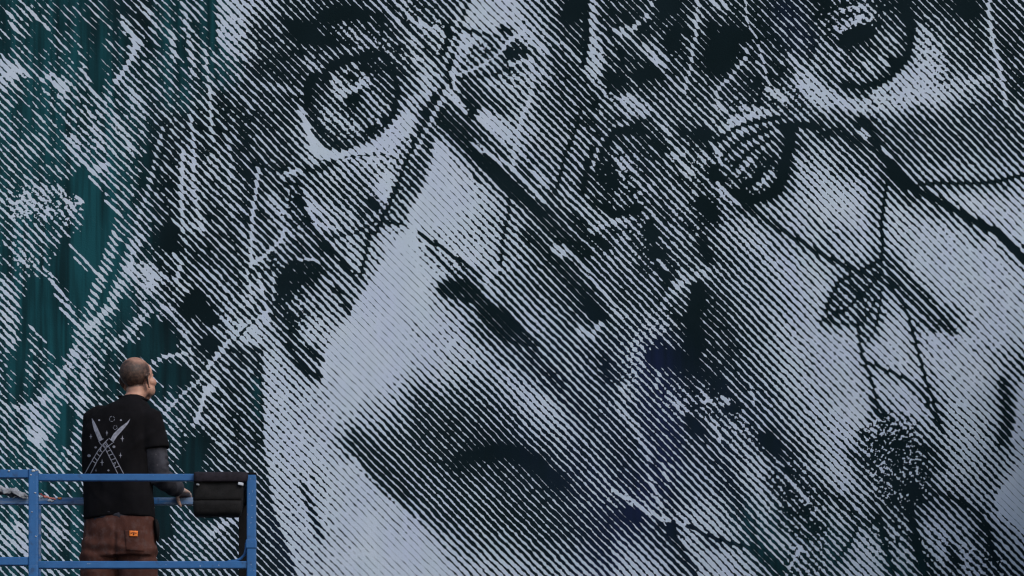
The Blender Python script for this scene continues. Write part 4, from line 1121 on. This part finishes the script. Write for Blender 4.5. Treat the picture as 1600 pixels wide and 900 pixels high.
    for x, y, r in [(155, 656.5, 1.5), (189, 656.5, 1.5), (139, 712, 2.6), (178, 698, 2.2), (149.5, 699, 1.8), (169.5, 735, 1.6)]:
        printed('printed_dot', [([(x - r, y), (x, y), (x + r, y)], [r * .8, r * 2, r * .8])])
    for x, y, r in [(175, 654.5, 4.2), (180, 668, 3.2)]:
        for k in range(5):
            a0, a1 = 2 * math.pi * (k / 5), 2 * math.pi * (k / 5 + .13)
            printed('printed_dash', [([(x + r * math.cos(a0), y + r * math.sin(a0)), (x + r * math.cos(a1), y + r * math.sin(a1))], .7)])

    # ---- brown work trousers
    tr = NT('brown_canvas')
    v = tr.obj()
    n1 = tr.noise(v, 7.0, 4.0, 0.6)
    n2 = tr.noise(v, 26.0, 4.0, 0.65)
    c = tr.mix(tr.rng(n1, 0.35, 0.65, 0, 1), (0.058, 0.023, 0.018, 1), (0.092, 0.039, 0.030, 1))
    c = tr.mix(tr.rng(n2, 0.50, 0.68, 0, .5), c, (0.105, 0.070, 0.068, 1))
    c = tr.mix(tr.rng(tr.noise(v, 55.0, 2.0), 0.68, 0.76, 0, .35), c, (0.13, 0.10, 0.11, 1))
    tr.l(c, tr.b.inputs['Base Color'])
    tr.set(0.95, 0.1)
    tr.bump(tr.noise(v, 350.0, 2.0), 0.5, 0.002)
    bm = bmesh.new()
    add_loft(bm, [(V(187, 803, 0), .200, .120, YAW), (V(187, 815, 0), .212, .130, YAW), (V(187, 832, 0), .217, .140, YAW), (V(187, 852, 0), .222, .142, YAW), (V(186.5, 872, 0), .224, .138, YAW)], 32)
    for s in (1, -1):
        h, k, an = HIP[s], KNE[s], ANK[s]
        add_tube(bm, [h + Vector((0, 0, .02)), h.lerp(k, .22), h.lerp(k, .55), k, k.lerp(an, .5), an + Vector((0, 0, .02))], [.112, .116, .112, .105, .100, .096], 24)
    me = fuse(bm, 'trousers', 0.008, 4)

    def seat(p, n):
        d = folds(p, 13.0, .008)
        d += -.010 * math.exp(-((p.x - V(183, 0).x) / .012) ** 2) * min(1, max(0, (V(0, 815).z - p.z) * 8))
        d += .007 * math.sin(p.z * 70 + p.x * 12 + 3 * mnoise.noise(p * 6)) * math.exp(-((p.z - V(0, 866).z) / .05) ** 2)
        return d
    displace(me, seat)
    trousers = link('trousers', me, tr.m, root, smooth=True)
    tb = BVHTree.FromPolygons([v.co for v in me.vertices], [p.vertices for p in me.polygons])

    def patch(name, outline, mat, thick, parent, lift=.002, n=7):
        (x0, y0), (x1, y1), (x2, y2), (x3, y3) = outline
        bm = bmesh.new()
        G = []
        for j in range(n):
            row = []
            for i in range(n):
                u, w = i / (n - 1), j / (n - 1)
                px = (x0 * (1 - u) + x1 * u) * (1 - w) + (x3 * (1 - u) + x2 * u) * w
                py = (y0 * (1 - u) + y1 * u) * (1 - w) + (y3 * (1 - u) + y2 * u) * w
                o, t = V(px, py, -.6), V(px, py, .6)
                loc, nor, ii, d = tb.ray_cast(o, (t - o).normalized())
                if loc is None:
                    loc = V(px, py, -.12)
                row.append(bm.verts.new(loc - (t - o).normalized() * (lift + thick)))
            G.append(row)
        for j in range(n - 1):
            for i in range(n - 1):
                bm.faces.new((G[j][i], G[j][i + 1], G[j + 1][i + 1], G[j + 1][i]))
        o = link(name, bm_mesh(bm, name), mat, parent, smooth=True)
        md = o.modifiers.new('thick', 'SOLIDIFY')
        md.thickness = thick
        md.offset = 0
        return o
    pocket = patch('back_pocket', [(194, 828), (226, 829), (225, 862), (197, 860)], tr.m, .0012, trousers, lift=.0004, n=12)
    orange = plain('orange_label', (0.78, 0.20, 0.035, 1), 0.7, 0.3, var=0.15, scale=90)
    brownp = plain('label_print', (0.20, 0.055, 0.02, 1), 0.8, 0.2, var=0.1)
    lab = patch('pocket_label', [(202, 829.2), (215.2, 829.6), (215.0, 838.2), (202.2, 837.8)], orange, .002, pocket, lift=.003)
    for q in ([(204.2, 832), (206.0, 832), (206.0, 834), (204.2, 834)], [(206.6, 831.2), (211, 831.4), (209.6, 836), (208.0, 836)], [(211.6, 832), (213.4, 832), (213.4, 834), (211.6, 834)]):
        patch('label_print', q, brownp, .001, pocket, lift=.0060, n=3)
    # tool slipped in the side pocket
    o = link('side_pocket', bm_mesh(_tool(), 'side_pocket'), BLACK_RUBBER, trousers, smooth=True)

    # ---- boots
    boot = plain('boot_leather', (0.03, 0.02, 0.015, 1), 0.7, 0.3, var=0.4, scale=30, bump=0.4)
    for s in (1, -1):
        an = ANK[s]
        bm = bmesh.new()
        f = Vector((math.sin(R(18)), math.cos(R(18)), 0))
        add_tube(bm, [an + Vector((0, 0, .05)), an, an - Vector((0, 0, .03))], [.055, .055, .05], 16)
        add_tube(bm, [an - f * .075 - Vector((0, 0, .035)), an - f * .05 - Vector((0, 0, .033)), an + f * .05 - Vector((0, 0, .028)), an + f * .13 - Vector((0, 0, .036)), an + f * .19 - Vector((0, 0, .042)), an + f * .215 - Vector((0, 0, .048))], [(.03, .03), (.042, .04), (.048, .045), (.05, .036), (.042, .028), (.02, .018)], 18)
        me = fuse(bm, 'boot', 0.007, 4)
        co = coords(me)
        co[:, 2] = np.maximum(co[:, 2], FLOOR_Z - .021)
        me.vertices.foreach_set('co', co.ravel())
        link('boot', me, boot, root, smooth=True)
    return root


def _tool():
    bm = bmesh.new()
    add_tube(bm, [V(243, 812, -.06), V(245, 820, -.06), V(246.2, 832, -.06), V(246.4, 846, -.05)], [(.010, .03), (.014, .04), (.013, .04), (.006, .03)], 12)
    bmesh.ops.recalc_face_normals(bm, faces=bm.faces)
    return bm


build_man()
